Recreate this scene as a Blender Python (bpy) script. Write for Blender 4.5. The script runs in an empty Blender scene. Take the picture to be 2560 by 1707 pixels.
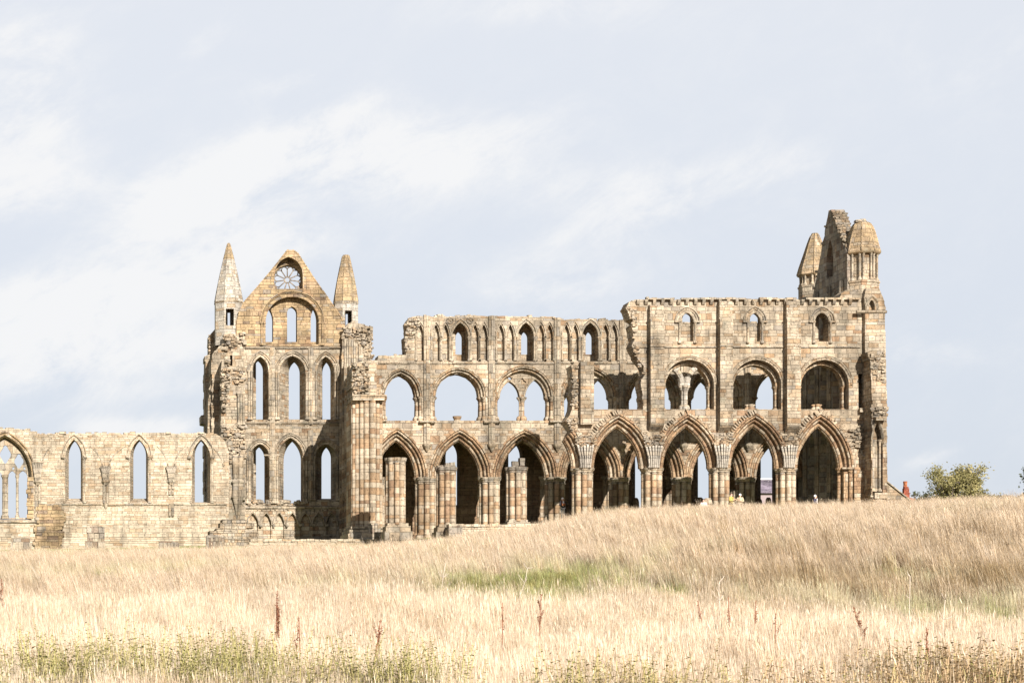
import bpy, bmesh, math, random
import numpy as np
from mathutils import Vector, Matrix
from mathutils.geometry import delaunay_2d_cdt

rnd = random.Random(7)
R = math.radians
C = bpy.context.scene.collection
SC = bpy.context.scene

# ------------------------------------------------------------------ camera
F = 5280.0            # focal length in photo pixels (photo 2560 x 1707)
PX0, PY0 = 100.0, 1600.0   # foot of the optical axis in the photo (view camera with lens shift)
cam_d = bpy.data.cameras.new('camera')
cam = bpy.data.objects.new('camera', cam_d)
C.objects.link(cam)
cam.location = (0, 0, 0)
cam.rotation_euler = (R(90), 0, 0)
cam_d.sensor_width = 36.0
cam_d.lens = 36.0 * F / 2560.0
cam_d.shift_x = (1280.0 - PX0) / 2560.0
cam_d.shift_y = (PY0 - 853.5) / 2560.0
cam_d.clip_start = 0.5
cam_d.clip_end = 9000
SC.camera = cam

# ------------------------------------------------------------------ light
SUN_AZ, SUN_EL = 13.0, 29.0     # degrees right of straight behind the camera, above the horizon
sun_d = bpy.data.lights.new('sun', 'SUN')
sun_d.energy = 5.0
sun_d.angle = R(0.5)
sun_d.color = (1.0, 0.955, 0.905)
sun = bpy.data.objects.new('sun', sun_d)
C.objects.link(sun)
to_sun = Vector((math.sin(R(SUN_AZ)) * math.cos(R(SUN_EL)), -math.cos(R(SUN_AZ)) * math.cos(R(SUN_EL)), math.sin(R(SUN_EL))))
sun.rotation_euler = to_sun.to_track_quat('Z', 'Y').to_euler()
sun.location = (0, -30, 60)

SC.view_settings.view_transform = 'Standard'
SC.view_settings.look = 'None'
SC.view_settings.exposure = 1.2
SC.view_settings.gamma = 1.0


class NT:
    """small helper to write node trees"""
    def __init__(s, tree):
        s.t = tree
        s.t.nodes.clear()

    def n(s, typ, **kw):
        nd = s.t.nodes.new(typ)
        for k, v in kw.items():
            setattr(nd, k, v)
        return nd

    def l(s, a, b):
        s.t.links.new(a, b)

    def put(s, sock, v):
        if isinstance(v, bpy.types.NodeSocket):
            s.l(v, sock)
        else:
            sock.default_value = v

    def m(s, op, a, b=0.0, c=0.0, clamp=False):
        nd = s.n('ShaderNodeMath', operation=op, use_clamp=clamp)
        s.put(nd.inputs[0], a)
        s.put(nd.inputs[1], b)
        if op in ('MULTIPLY_ADD', 'SMOOTH_MIN', 'SMOOTH_MAX', 'WRAP'):
            s.put(nd.inputs[2], c)
        return nd.outputs[0]

    def mix(s, f, a, b, mode='MIX'):
        nd = s.n('ShaderNodeMix', data_type='RGBA', blend_type=mode)
        s.put(nd.inputs[0], f)
        s.put(nd.inputs[6], a if isinstance(a, bpy.types.NodeSocket) else (*a, 1)[:4])
        s.put(nd.inputs[7], b if isinstance(b, bpy.types.NodeSocket) else (*b, 1)[:4])
        return nd.outputs[2]

    def smooth(s, x, lo, hi, a=0.0, b=1.0):
        nd = s.n('ShaderNodeMapRange', interpolation_type='SMOOTHSTEP')
        s.put(nd.inputs[0], x)
        nd.inputs[1].default_value = lo
        nd.inputs[2].default_value = hi
        nd.inputs[3].default_value = a
        nd.inputs[4].default_value = b
        return nd.outputs[0]

    def noise(s, vec, scale, detail=3.0, rough=0.55, dist=0.0):
        nd = s.n('ShaderNodeTexNoise')
        s.l(vec, nd.inputs['Vector'])
        nd.inputs['Scale'].default_value = scale
        nd.inputs['Detail'].default_value = detail
        nd.inputs['Roughness'].default_value = rough
        nd.inputs['Distortion'].default_value = dist
        return nd.outputs[0]

    def xyz(s, x=0.0, y=0.0, z=0.0):
        nd = s.n('ShaderNodeCombineXYZ')
        s.put(nd.inputs[0], x)
        s.put(nd.inputs[1], y)
        s.put(nd.inputs[2], z)
        return nd.outputs[0]

    def sep(s, v):
        nd = s.n('ShaderNodeSeparateXYZ')
        s.l(v, nd.inputs[0])
        return nd.outputs

    def white(s, vec):
        nd = s.n('ShaderNodeTexWhiteNoise', noise_dimensions='3D')
        s.l(vec, nd.inputs[0])
        return nd.outputs[0]

    def ramp(s, f, stops, const=False):
        nd = s.n('ShaderNodeValToRGB')
        nd.color_ramp.interpolation = 'CONSTANT' if const else 'LINEAR'
        els = nd.color_ramp.elements
        while len(els) < len(stops):
            els.new(0.5)
        for e, (p, c) in zip(els, stops):
            e.position = p
            e.color = (*c, 1)
        s.l(f, nd.inputs[0])
        return nd.outputs[0]


def make_world():
    w = bpy.data.worlds.new('World')
    SC.world = w
    w.use_nodes = True
    t = NT(w.node_tree)
    out = t.n('ShaderNodeOutputWorld')
    bg = t.n('ShaderNodeBackground')
    sky = t.n('ShaderNodeTexSky', sky_type='NISHITA')
    sky.sun_disc = False
    sky.sun_elevation = R(SUN_EL)
    sky.sun_rotation = R(180 - SUN_AZ)
    sky.altitude = 60
    sky.air_density = 1.0
    sky.dust_density = 1.2
    sky.ozone_density = 1.2
    co = t.n('ShaderNodeTexCoord').outputs['Generated']
    x, y, z = t.sep(co)
    # thin high veil over the blue, everywhere; soft clouds on top, placed by direction
    veil = t.mix(t.smooth(z, 0.0, 0.30), (2.80, 2.99, 3.38), (3.40, 3.50, 3.72))
    veil = t.mix(t.smooth(z, 0.35, 0.95), veil, (1.35, 1.55, 2.0))
    base = t.mix(0.94, sky.outputs[0], veil)
    ya = t.m('MAXIMUM', t.m('ABSOLUTE', y), 0.05)
    u = t.m('DIVIDE', x, ya)
    v = t.m('DIVIDE', z, ya)
    # soft wind-drawn noise, streaks rising to the right
    ca, sa = math.cos(R(24)), math.sin(R(24))
    ur = t.m('ADD', t.m('MULTIPLY', u, ca), t.m('MULTIPLY', v, sa))
    vr = t.m('SUBTRACT', t.m('MULTIPLY', v, ca), t.m('MULTIPLY', u, sa))
    pv = t.xyz(t.m('MULTIPLY', ur, 0.5), t.m('MULTIPLY', vr, 1.0), y)
    n1 = t.noise(pv, 26.0, 9.0, 0.68, 0.5)
    n2 = t.noise(pv, 7.0, 5.0, 0.6, 0.3)
    n3 = t.noise(pv, 75.0, 6.0, 0.7, 0.3)
    tot = None
    # centre px, py, half length, half height, tilt, weight
    for cx, cy, a, b, tilt, wt in [
            (480, 500, 270, 75, 26, 1.15), (700, 385, 270, 80, 14, 0.95), (960, 400, 240, 100, 10, 1.0), (1230, 380, 230, 75, 20, 0.62),
            (560, 545, 240, 65, -8, 0.6), (60, 330, 170, 110, 25, 1.0), (60, 480, 170, 60, 12, 0.8),
            (330, 730, 330, 80, 14, 1.1), (60, 760, 160, 70, 10, 1.05), (90, 890, 250, 95, 16, 1.15), (420, 870, 170, 45, 12, 0.8), (330, 980, 200, 40, 8, 0.5), (420, 1070, 80, 32, 0, 1.1),
            (275, 1072, 80, 30, 0, 1.0), (620, 640, 180, 70, 15, 0.8), (1540, 560, 260, 70, 16, 0.7), (1400, 720, 220, 60, 10, 0.65), (1900, 420, 300, 60, 8, 0.4), (2200, 900, 260, 50, 6, 0.35),
            (1440, 470, 220, 60, 5, 0.5), (30, 110, 160, 110, 20, 0.8), (500, 110, 110, 26, 45, 0.45), (700, 215, 90, 26, 12, 0.45),
            (890, 270, 80, 26, 25, 0.45), (2330, 1140, 70, 20, 20, 0.7), (1400, 20, 300, 50, 0, 0.45), (2500, 150, 300, 120, 10, 0.3)]:
        du = t.m('SUBTRACT', u, (cx - PX0) / F)
        dv = t.m('SUBTRACT', v, (PY0 - cy) / F)
        c2, s2 = math.cos(R(tilt)), math.sin(R(tilt))
        p = t.m('ADD', t.m('MULTIPLY', du, c2 * F / a), t.m('MULTIPLY', dv, s2 * F / a))
        q = t.m('SUBTRACT', t.m('MULTIPLY', dv, c2 * F / b), t.m('MULTIPLY', du, s2 * F / b))
        e = t.m('EXPONENT', t.m('MULTIPLY', t.m('ADD', t.m('MULTIPLY', p, p), t.m('MULTIPLY', q, q)), -0.9))
        e = t.m('MULTIPLY', e, wt)
        tot = e if tot is None else t.m('ADD', tot, e)
    det = t.m('ADD', t.m('MULTIPLY', t.m('ADD', t.m('SUBTRACT', n1, 0.5), t.m('MULTIPLY', t.m('SUBTRACT', n3, 0.5), 0.5)), 1.6), t.m('MULTIPLY', t.m('SUBTRACT', n2, 0.5), 1.0))
    cl = t.m('ADD', t.m('MULTIPLY', tot, t.m('ADD', 0.68, t.m('MULTIPLY', det, 1.35))), t.m('ADD', 0.10, t.m('MULTIPLY', det, 0.45)))
    mask = t.smooth(cl, 0.0, 1.05)
    col = t.mix(t.m('MULTIPLY', mask, 0.85), base, (4.10, 4.10, 4.11))
    t.l(col, bg.inputs[0])
    bg.inputs[1].default_value = 0.1
    t.l(bg.outputs[0], out.inputs[0])


make_world()


# ------------------------------------------------------------------ materials
def new_mat(name):
    m = bpy.data.materials.new(name)
    m.use_nodes = True
    t = NT(m.node_tree)
    out = t.n('ShaderNodeOutputMaterial')
    b = t.n('ShaderNodeBsdfPrincipled')
    t.l(b.outputs[0], out.inputs[0])
    b.inputs['Roughness'].default_value = 0.9
    b.inputs['Specular IOR Level'].default_value = 0.15
    return m, t, b


def stone(name, stops, stops2=None, z2=(12.5, 20.5), bw=0.55, bh=0.30, joint=0.02, jdark=0.66, stain=(0.55, 1.06), stain_s=0.35, lichen=0.25, bump=0.8, seed=0.0, soft=0.22):
    m, t, b = new_mat(name)
    uv = t.n('ShaderNodeUVMap').outputs[0]
    geo = t.n('ShaderNodeNewGeometry').outputs['Position']
    wob = t.n('ShaderNodeTexNoise')
    t.l(geo, wob.inputs['Vector'])
    wob.inputs['Scale'].default_value = 2.2
    wob.inputs['Detail'].default_value = 2
    wv = t.n('ShaderNodeVectorMath', operation='MULTIPLY_ADD')
    t.l(wob.outputs['Color'], wv.inputs[0])
    wv.inputs[1].default_value = (0.09, 0.09, 0)
    t.l(uv, wv.inputs[2])
    u, v, _ = t.sep(wv.outputs[0])
    # courses of uneven height
    vv = t.m('DIVIDE', v, bh)
    vn = t.n('ShaderNodeTexNoise', noise_dimensions='1D')
    t.l(t.m('ADD', vv, seed), vn.inputs['W'])
    vn.inputs['Scale'].default_value = 0.45
    vn.inputs['Detail'].default_value = 1
    vv = t.m('ADD', vv, t.m('MULTIPLY', vn.outputs[0], 1.6))
    row = t.m('FLOOR', vv)
    rr = t.white(t.xyz(row, seed, 3.1))
    rw = t.m('MULTIPLY', t.m('ADD', 0.6, t.m('MULTIPLY', t.white(t.xyz(row, seed, 9.7)), 0.9)), bw)
    uu = t.m('ADD', t.m('DIVIDE', u, rw), t.m('MULTIPLY', rr, 7.0))
    col = t.m('FLOOR', uu)
    cell = t.white(t.xyz(col, row, seed))
    cell2 = t.white(t.xyz(col, row, seed + 5.5))
    fu = t.m('MULTIPLY', t.m('PINGPONG', uu, 0.5), rw)
    fv = t.m('MULTIPLY', t.m('PINGPONG', vv, 0.5), bh)
    ed = t.m('MINIMUM', fu, fv)
    jm = t.smooth(ed, joint * 0.25, joint * 1.6)
    c = t.ramp(cell, stops)
    p = t.sep(geo)
    if stops2:      # less bleached, rustier stone low down and in patches
        zf = t.m('ADD', p[2], t.m('MULTIPLY', t.m('SUBTRACT', t.noise(geo, 0.22, 3.0, 0.6), 0.5), 16.0))
        zf = t.m('ADD', zf, t.m('MULTIPLY', cell2, 2.0))
        c = t.mix(t.smooth(zf, z2[0], z2[1]), t.ramp(cell, stops2), c)
    c = t.mix(soft, c, tuple(sum(q[1][i] for q in stops) / len(stops) for i in range(3)))
    # each block: own brightness, mottled
    g1 = t.noise(geo, 5.0, 4.0, 0.6)
    g2 = t.noise(geo, 22.0, 3.0, 0.6)
    val = t.m('ADD', 0.80, t.m('MULTIPLY', cell2, 0.26))
    val = t.m('MULTIPLY', val, t.m('ADD', 0.72, t.m('MULTIPLY', g1, 0.56)))
    val = t.m('MULTIPLY', val, t.m('ADD', 0.72, t.m('MULTIPLY', g2, 0.56)))
    st = t.noise(geo, stain_s, 5.0, 0.62)
    val = t.m('MULTIPLY', val, t.smooth(st, 0.34, 0.62, stain[0], stain[1]))
    # vertical weather streaks
    sk = t.noise(t.xyz(t.m('ADD', p[0], p[1]), t.m('MULTIPLY', p[2], 0.12), 0.0), 1.6, 4.0, 0.65)
    val = t.m('MULTIPLY', val, t.smooth(sk, 0.30, 0.56, 0.66, 1.05))
    ero = t.smooth(t.noise(geo, 1.7, 3.0, 0.6), 0.36, 0.62, 1.25, 0.35)
    jd = t.m('MULTIPLY', t.m('SUBTRACT', 1.0, jm), t.m('MULTIPLY', ero, 1 - jdark))
    val = t.m('MULTIPLY', val, t.m('SUBTRACT', 1.0, jd))
    # pits and lost faces
    pit = t.smooth(t.noise(geo, 5.5, 6.0, 0.75), 0.32, 0.44, 0.34, 1.0)
    val = t.m('MULTIPLY', val, pit)
    vm = t.n('ShaderNodeVectorMath', operation='SCALE')
    t.l(c, vm.inputs[0])
    t.l(val, vm.inputs[3])
    # grey-green lichen
    li = t.smooth(t.noise(geo, 1.1, 6.0, 0.7), 0.52, 0.68, 0, lichen)
    fin = t.mix(li, vm.outputs[0], (0.20, 0.19, 0.14))
    t.l(fin, b.inputs['Base Color'])
    h = t.m('ADD', t.m('MULTIPLY', jm, 0.5), t.m('ADD', t.m('MULTIPLY', cell2, 0.35), t.m('MULTIPLY', g2, 0.5)))
    h = t.m('ADD', h, t.m('ADD', t.m('MULTIPLY', g1, 0.6), t.m('MULTIPLY', pit, 0.5)))
    bp = t.n('ShaderNodeBump')
    bp.inputs['Strength'].default_value = bump
    bp.inputs['Distance'].default_value = 0.09
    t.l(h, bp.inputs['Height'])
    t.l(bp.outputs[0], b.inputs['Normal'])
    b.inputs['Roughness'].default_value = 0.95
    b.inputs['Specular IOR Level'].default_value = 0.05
    return m


CREAM = (0.43, 0.36, 0.265)
PALE = (0.36, 0.298, 0.218)
TAN = (0.33, 0.238, 0.148)
GREY = (0.25, 0.222, 0.185)
ORNG = (0.315, 0.20, 0.11)
RUST = (0.24, 0.145, 0.085)
BROWN = (0.17, 0.105, 0.065)
OCHRE = (0.335, 0.235, 0.13)
GOLD = (0.375, 0.275, 0.155)
UPPER = [(0, GREY), (0.12, PALE), (0.34, CREAM), (0.55, PALE), (0.68, TAN), (0.82, CREAM), (0.90, TAN), (0.96, ORNG), (1.0, RUST)]
LOWER = [(0, GREY), (0.10, BROWN), (0.16, TAN), (0.30, CREAM), (0.42, TAN), (0.52, PALE), (0.62, ORNG), (0.78, TAN), (0.90, RUST), (1.0, BROWN)]
M_PALE = stone('pale_sandstone', UPPER, None, bw=0.55, bh=0.27, lichen=0.4)
M_CHOIR = stone('choir_sandstone', UPPER, LOWER, bw=0.60, bh=0.29, seed=2.0, lichen=0.35)
M_ARCH = stone('arch_sandstone', soft=0.28, stops=[(0, BROWN), (0.08, RUST), (0.22, ORNG), (0.40, TAN), (0.52, CREAM), (0.66, PALE), (0.76, ORNG), (1.0, RUST)], bw=0.40, bh=0.30, seed=4.0, lichen=0.12, joint=0.03)
M_ARCHP = stone('pale_arch_stone', [(0, BROWN), (0.06, ORNG), (0.20, TAN), (0.40, PALE), (0.60, CREAM), (0.80, PALE), (0.92, TAN), (1.0, ORNG)], None, bw=0.40, bh=0.30, seed=5.0, lichen=0.25, joint=0.03)
M_PIER = stone('pier_sandstone', soft=0.30, stops=[(0, BROWN), (0.04, RUST), (0.12, ORNG), (0.28, TAN), (0.45, CREAM), (0.75, CREAM), (0.85, PALE), (0.93, ORNG), (1.0, RUST)], bw=3.0, bh=0.40, seed=6.0, lichen=0.18, stain=(0.72, 1.1))
M_GABLE = stone('ochre_sandstone', [(0, BROWN), (0.10, GREY), (0.18, OCHRE), (0.45, GOLD), (0.65, OCHRE), (0.85, TAN), (1.0, ORNG)], None, bw=0.66, bh=0.26, seed=8.0, lichen=0.35, jdark=0.55, stain=(0.60, 1.1))
M_NAVE = stone('nave_rubble_sandstone', [(0, TAN), (0.15, PALE), (0.35, CREAM), (0.60, CREAM), (0.74, PALE), (0.86, TAN), (0.93, CREAM), (1.0, ORNG)], None, bw=0.55, bh=0.19, seed=10.0, lichen=0.15, stain=(0.76, 1.1), joint=0.016, jdark=0.72)
M_TRIM = stone('weathered_trim_stone', [(0, GREY), (0.25, PALE), (0.55, CREAM), (0.8, TAN), (1.0, PALE)], None, bw=0.7, bh=0.5, seed=12.0, lichen=0.4, jdark=0.6)
M_RUBBLE = stone('broken_core_masonry', [(0, GREY), (0.3, PALE), (0.6, TAN), (0.8, CREAM), (1.0, ORNG)], None, bw=0.4, bh=0.25, seed=14.0, lichen=0.3, bump=1.0)
M_SPIRE = stone('pale_spire_stone', [(0, GREY), (0.2, (0.38, 0.345, 0.29)), (0.7, (0.43, 0.385, 0.32)), (0.9, PALE), (1.0, TAN)], None, bw=0.8, bh=0.30, seed=16.0, lichen=0.15, jdark=0.7, stain=(0.85, 1.08))
M_SPIRE2 = stone('golden_spire_stone', [(0, GREY), (0.1, TAN), (0.4, OCHRE), (0.7, GOLD), (0.85, TAN), (1.0, PALE)], None, bw=0.8, bh=0.30, seed=18.0, lichen=0.4, jdark=0.6, stain=(0.7, 1.08))
M_DARKST = stone('grey_weathered_and_shade_stone', [(0, BROWN), (0.3, GREY), (0.6, PALE), (0.85, GREY), (1.0, TAN)], None, bw=0.6, bh=0.4, seed=20.0, lichen=0.5, stain=(0.55, 1.1))
M_AISLE = stone('brown_shaded_aisle_stone', [(0, BROWN), (0.3, (0.20, 0.135, 0.085)), (0.6, (0.25, 0.175, 0.11)), (0.8, (0.21, 0.15, 0.10)), (1.0, RUST)], None, bw=0.6, bh=0.3, seed=22.0, lichen=0.2)  # brown aisle stone, its colour darkened further to deepen the aisle's shade


# ------------------------------------------------------------------ mesh building
def inside(poly, x, y):
    r_ = False
    j = len(poly) - 1
    for i in range(len(poly)):
        (xi, yi), (xj, yj) = poly[i][:2], poly[j][:2]
        if (yi > y) != (yj > y) and x < (xj - xi) * (y - yi) / (yj - yi) + xi:
            r_ = not r_
        j = i
    return r_


class MB:
    def __init__(s):
        s.v = []
        s.f = []
        s.uv = []
        s.sm = []

    def face(s, pts, uv=None, smooth=False):
        if uv is None:
            a, b_, c = Vector(pts[0]), Vector(pts[1]), Vector(pts[2])
            n = (b_ - a).cross(c - a)
            if len(pts) > 3 and n.length < 1e-9:
                n = (Vector(pts[2]) - a).cross(Vector(pts[3]) - a)
            ax = [abs(n.x), abs(n.y), abs(n.z)]
            k = ax.index(max(ax))
            if k == 1:
                uv = [(p[0], p[2]) for p in pts]
            elif k == 0:
                uv = [(p[1] + 0.37, p[2]) for p in pts]
            else:
                uv = [(p[0], p[1]) for p in pts]
        i = len(s.v)
        s.v.extend([tuple(p) for p in pts])
        s.f.append(list(range(i, i + len(pts))))
        s.uv.append(uv)
        s.sm.append(smooth)

    def box(s, x0, x1, y0, y1, z0, z1, M=None):
        c = [Vector((x, y, z)) for z in (z0, z1) for y in (y0, y1) for x in (x0, x1)]
        if M is not None:
            c = [M @ p for p in c]
        for q in ((0, 1, 5, 4), (2, 6, 7, 3), (0, 4, 6, 2), (1, 3, 7, 5), (4, 5, 7, 6), (0, 2, 3, 1)):
            s.face([c[i] for i in q])

    def rock(s, cx, cy, cz, sx, sy, sz, r=rnd, tilt=0.12):
        """an irregular squared stone"""
        M = Matrix.Translation((cx, cy, cz)) @ Matrix.Rotation(r.uniform(-tilt, tilt) * 2, 4, 'Z') @ Matrix.Rotation(r.uniform(-tilt, tilt), 4, 'X') @ Matrix.Rotation(r.uniform(-tilt, tilt), 4, 'Y')
        c = []
        for z in (-1, 1):
            for y in (-1, 1):
                for x in (-1, 1):
                    c.append(M @ Vector((x * sx / 2 * r.uniform(0.75, 1.0), y * sy / 2 * r.uniform(0.75, 1.0), z * sz / 2 * r.uniform(0.75, 1.0))))
        for q in ((0, 1, 5, 4), (2, 6, 7, 3), (0, 4, 6, 2), (1, 3, 7, 5), (4, 5, 7, 6), (0, 2, 3, 1)):
            s.face([c[i] for i in q])

    def strip(s, A, B, uA=None, vA=0.0, vB=1.0, smooth=False, closed=False):
        """quads between two point lists of equal length"""
        n = len(A)
        for i in range(n if closed else n - 1):
            j = (i + 1) % n
            uv = None
            if uA is not None:
                uj = uA[j] if j > i else uA[i] + (Vector(A[j]) - Vector(A[i])).length
                uv = [(uA[i], vA), (uj, vA), (uj, vB), (uA[i], vB)]
            s.face([A[i], A[j], B[j], B[i]], uv, smooth)

    def cap(s, loops, y):
        """flat face in the XZ plane at depth y, first loop outer, others holes"""
        pts, edges = [], []
        for lp in loops:
            i = len(pts)
            pts += [Vector((p[0], p[1])) for p in lp]
            edges += [(i + k, i + (k + 1) % len(lp)) for k in range(len(lp))]
        vs, es, fs, _, _, _ = delaunay_2d_cdt(pts, edges, [], 0, 1e-5)
        for f in fs:
            gx = sum(vs[i].x for i in f) / len(f)
            gz = sum(vs[i].y for i in f) / len(f)
            if sum(1 for lp in loops if inside(lp, gx, gz)) != 1:
                continue
            s.face([(vs[i].x, y, vs[i].y) for i in f], [(vs[i].x, vs[i].y) for i in f])

    def wall(s, outline, Y, t, holes=()):
        """upright slab: outline in (x, z); holes = dicts F (front loop), B (back loop), d (depth), cap, inner loops"""
        s.cap([outline] + [h['F'] for h in holes], Y)
        back = [outline]
        P = lambda lp, y: [(p[0], y, p[1]) for p in lp]
        s.strip(P(outline, Y), P(outline, Y + t), None, closed=True)
        for h in holes:
            Fl, B = h['F'], h.get('B', h['F'])
            d = h.get('d', t)
            s.strip(P(Fl, Y), P(B, Y + d), None, closed=True)
            if h.get('cap'):
                inn = [q if isinstance(q, tuple) else (q, q) for q in h.get('inner', [])]
                s.cap([B] + [q[0] for q in inn], Y + d)
                for lp, lb in inn:
                    s.strip(P(lp, Y + d), P(lb, Y + t), None, closed=True)
                    back.append(lb)
            else:
                back.append(B)
        s.cap(back, Y + t)

    def stack(s, foot, cx, cy, levels, smooth=False, top=True, bottom=False, lobes=0, rot=0.0):
        """loft scaled copies of a footprint: levels = (scale, z); lobes: each shaft gets its own drums"""
        n = len(foot)
        if lobes:
            per = []
            for i in range(n + 1):
                q = (i / n * lobes - rot * lobes / (2 * math.pi)) + 0.5
                per.append(math.floor(q + 1e-6) * 41.3 + (q - math.floor(q + 1e-6)) * 0.5)
            per = [(a, a + 0.5 * lobes / n) for a in per]
        else:
            per = [0.0]
        for i in range(0 if lobes else n):
            a, b_ = foot[i], foot[(i + 1) % n]
            per.append(per[-1] + math.hypot(a[0] - b_[0], a[1] - b_[1]))
        if not lobes:
            per = list(zip(per, per[1:]))
        rings = [[(cx + p[0] * k, cy + p[1] * k, z) for p in foot] for k, z in levels]
        for (a, (k0, z0)), (b_, (k1, z1)) in zip(zip(rings, levels), zip(rings[1:], levels[1:])):
            dv = math.hypot(z1 - z0, 0.7 * (k1 - k0) * max(abs(p[0]) for p in foot))
            for i in range(n):
                j = (i + 1) % n
                u0, u1 = per[i][0] + cx * 3.3, per[i][1] + cx * 3.3
                s.face([a[i], a[j], b_[j], b_[i]], [(u0, z0), (u1, z0), (u1, z0 + dv), (u0, z0 + dv)], smooth)
        if top:
            s.face(rings[-1], [(p[0], p[1]) for p in rings[-1]])
        if bottom:
            s.face(rings[0][::-1])

    def tube(s, pts, r0, r1=None, n=8, smooth=True):
        r1 = r0 if r1 is None else r1
        rings = []
        for i, p in enumerate(pts):
            p = Vector(p)
            d = (Vector(pts[min(i + 1, len(pts) - 1)]) - Vector(pts[max(i - 1, 0)])).normalized()
            a = d.cross(Vector((0, 0, 1)) if abs(d.z) < 0.9 else Vector((1, 0, 0))).normalized()
            b_ = d.cross(a)
            r = r0 + (r1 - r0) * i / max(1, len(pts) - 1)
            rings.append([p + (a * math.cos(2 * math.pi * k / n) + b_ * math.sin(2 * math.pi * k / n)) * r for k in range(n)])
        L = 0
        for i in range(len(rings) - 1):
            d = (Vector(pts[i + 1]) - Vector(pts[i])).length
            for k in range(n):
                j = (k + 1) % n
                u0, u1 = k * 2 * math.pi * r0 / n, (k + 1) * 2 * math.pi * r0 / n
                s.face([rings[i][k], rings[i][j], rings[i + 1][j], rings[i + 1][k]], [(u0, L), (u1, L), (u1, L + d), (u0, L + d)], smooth)
            L += d
        s.face(rings[0][::-1])
        s.face(rings[-1])

    def build(s, name, mat, parent=None, merge=False):
        me = bpy.data.meshes.new(name)
        me.from_pydata([tuple(v) for v in s.v], [], s.f)
        ul = me.uv_layers.new(name='UVMap')
        flat = np.array([c for u in s.uv for p in u for c in p[:2]], dtype=np.float32)
        ul.data.foreach_set('uv', flat)
        me.polygons.foreach_set('use_smooth', s.sm)
        me.materials.append(mat)
        if merge or any(s.sm):
            bm = bmesh.new()
            bm.from_mesh(me)
            bmesh.ops.remove_doubles(bm, verts=bm.verts, dist=0.0005)
            bm.to_mesh(me)
            bm.free()
        me.update()
        o = bpy.data.objects.new(name, me)
        C.objects.link(o)
        if parent is not None:
            o.parent = parent
            if parent.type == 'EMPTY':
                o.matrix_parent_inverse = Matrix.Translation(-parent.location)
        return o


def thing(name, label, cat, loc=(0, 0, 0), group=None):
    o = bpy.data.objects.new(name, None)
    C.objects.link(o)
    o.location = loc
    o.empty_display_size = 0.5
    return tag(o, label, cat, group)


def tag(o, label, cat, group=None):
    o['label'] = label
    o['category'] = cat
    if group:
        o['group'] = group
    return o


class Pl:
    """an upright plane of the building at distance D: turns measured photo positions into metres"""
    def __init__(s, D):
        s.D = D
        s.s = F / D

    def x(s, px):
        return (px - PX0) / s.s

    def z(s, py):
        return (PY0 - py) / s.s

    def p(s, px, py):
        return (s.x(px), s.z(py))

    def pts(s, lst):
        return [s.p(*q) for q in lst]

    def back(s, t):
        """the same photo measurement, but for an edge t metres further in"""
        return Pl(s.D + t)

    def arch(s, xl, xr, ys, ya, ysill):
        return Arch(s.x(xl), s.x(xr), s.z(ys), s.z(ya), s.z(ysill))


class Arch:
    def __init__(s, xl, xr, zs, za, zsill):
        s.cx, s.w, s.zs, s.zsill = (xl + xr) / 2, (xr - xl) / 2, zs, zsill
        h = za - zs
        s.c = (h * h - s.w * s.w) / (2 * s.w)
        s.R = s.w + s.c

    def side(s, d=0.0, n=9, a0=0.0, a1=1.0):
        r = s.R + d
        am = math.acos(max(-1, min(1, s.c / r)))
        return [(s.cx - s.c + r * math.cos(am * (a0 + (a1 - a0) * k / n)), s.zs + r * math.sin(am * (a0 + (a1 - a0) * k / n))) for k in range(n + 1)]

    def arc(s, d=0.0, n=9):
        rt = s.side(d, n)
        lf = [(2 * s.cx - x, z) for x, z in rt]
        return lf[:-1] + rt[::-1]

    def loop(s, d=0.0, n=9, sill=None, dl=0.0):
        zz = s.zsill if sill is None else sill
        return [(s.cx - s.w - d, zz - dl)] + s.arc(d, n) + [(s.cx + s.w + d, zz - dl)]


def ring(mb, Y, paths, ys, smooth=False, close=True):
    """moulding: paths = point lists (x, z) per profile point, ys = depth of each"""
    v = 0.0
    chip = [max(0.0, rnd.gauss(0.012, 0.014)) + (rnd.uniform(0.04, 0.12) if rnd.random() < 0.13 else 0.0) for _ in paths[0]]
    jx = [rnd.gauss(0, 0.010) for _ in paths[0]]
    L = [[(p[0] + jx[i], Y + y + (chip[i] if y < 0.4 else 0.0), p[1] + jx[-i]) for i, p in enumerate(path)] for path, y in zip(paths, ys)]
    m = L[len(L) // 2]
    u = [0.0]
    for a, b in zip(m, m[1:]):
        u.append(u[-1] + (Vector(a) - Vector(b)).length)
    u = [q + m[0][0] * 1.7 for q in u]
    seq = list(zip(L, L[1:]))
    for A, B in seq:
        dv = (Vector(A[len(A) // 4]) - Vector(B[len(B) // 4])).length
        mb.strip(A, B, u, v, v + dv, smooth)
        v += dv
    if close:
        mb.strip(L[-1], L[0], u, v, v + 0.3, smooth)
    mb.face([l[0] for l in L])
    mb.face([l[-1] for l in L])


def arch_ring(mb, Y, a, prof, n=9, legs=False, half=None):
    """prof: list of (offset outward, depth)"""
    if half is not None:
        paths = [a.side(d, n, *half) for d, _ in prof]
    elif legs:
        paths = [a.loop(d, n) for d, _ in prof]
    else:
        paths = [a.arc(d, n) for d, _ in prof]
    ring(mb, Y, paths, [y for _, y in prof])


def roll(d0, d1, y0, y1, bulge, n=4):
    """a rounded roll between two profile points"""
    out = []
    for k in range(n + 1):
        a = math.pi * k / n
        m = k / n
        d = d0 + (d1 - d0) * (1 - math.cos(a)) / 2
        y = y0 + (y1 - y0) * m - bulge * math.sin(a)
        out.append((d, y))
    return out


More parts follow.
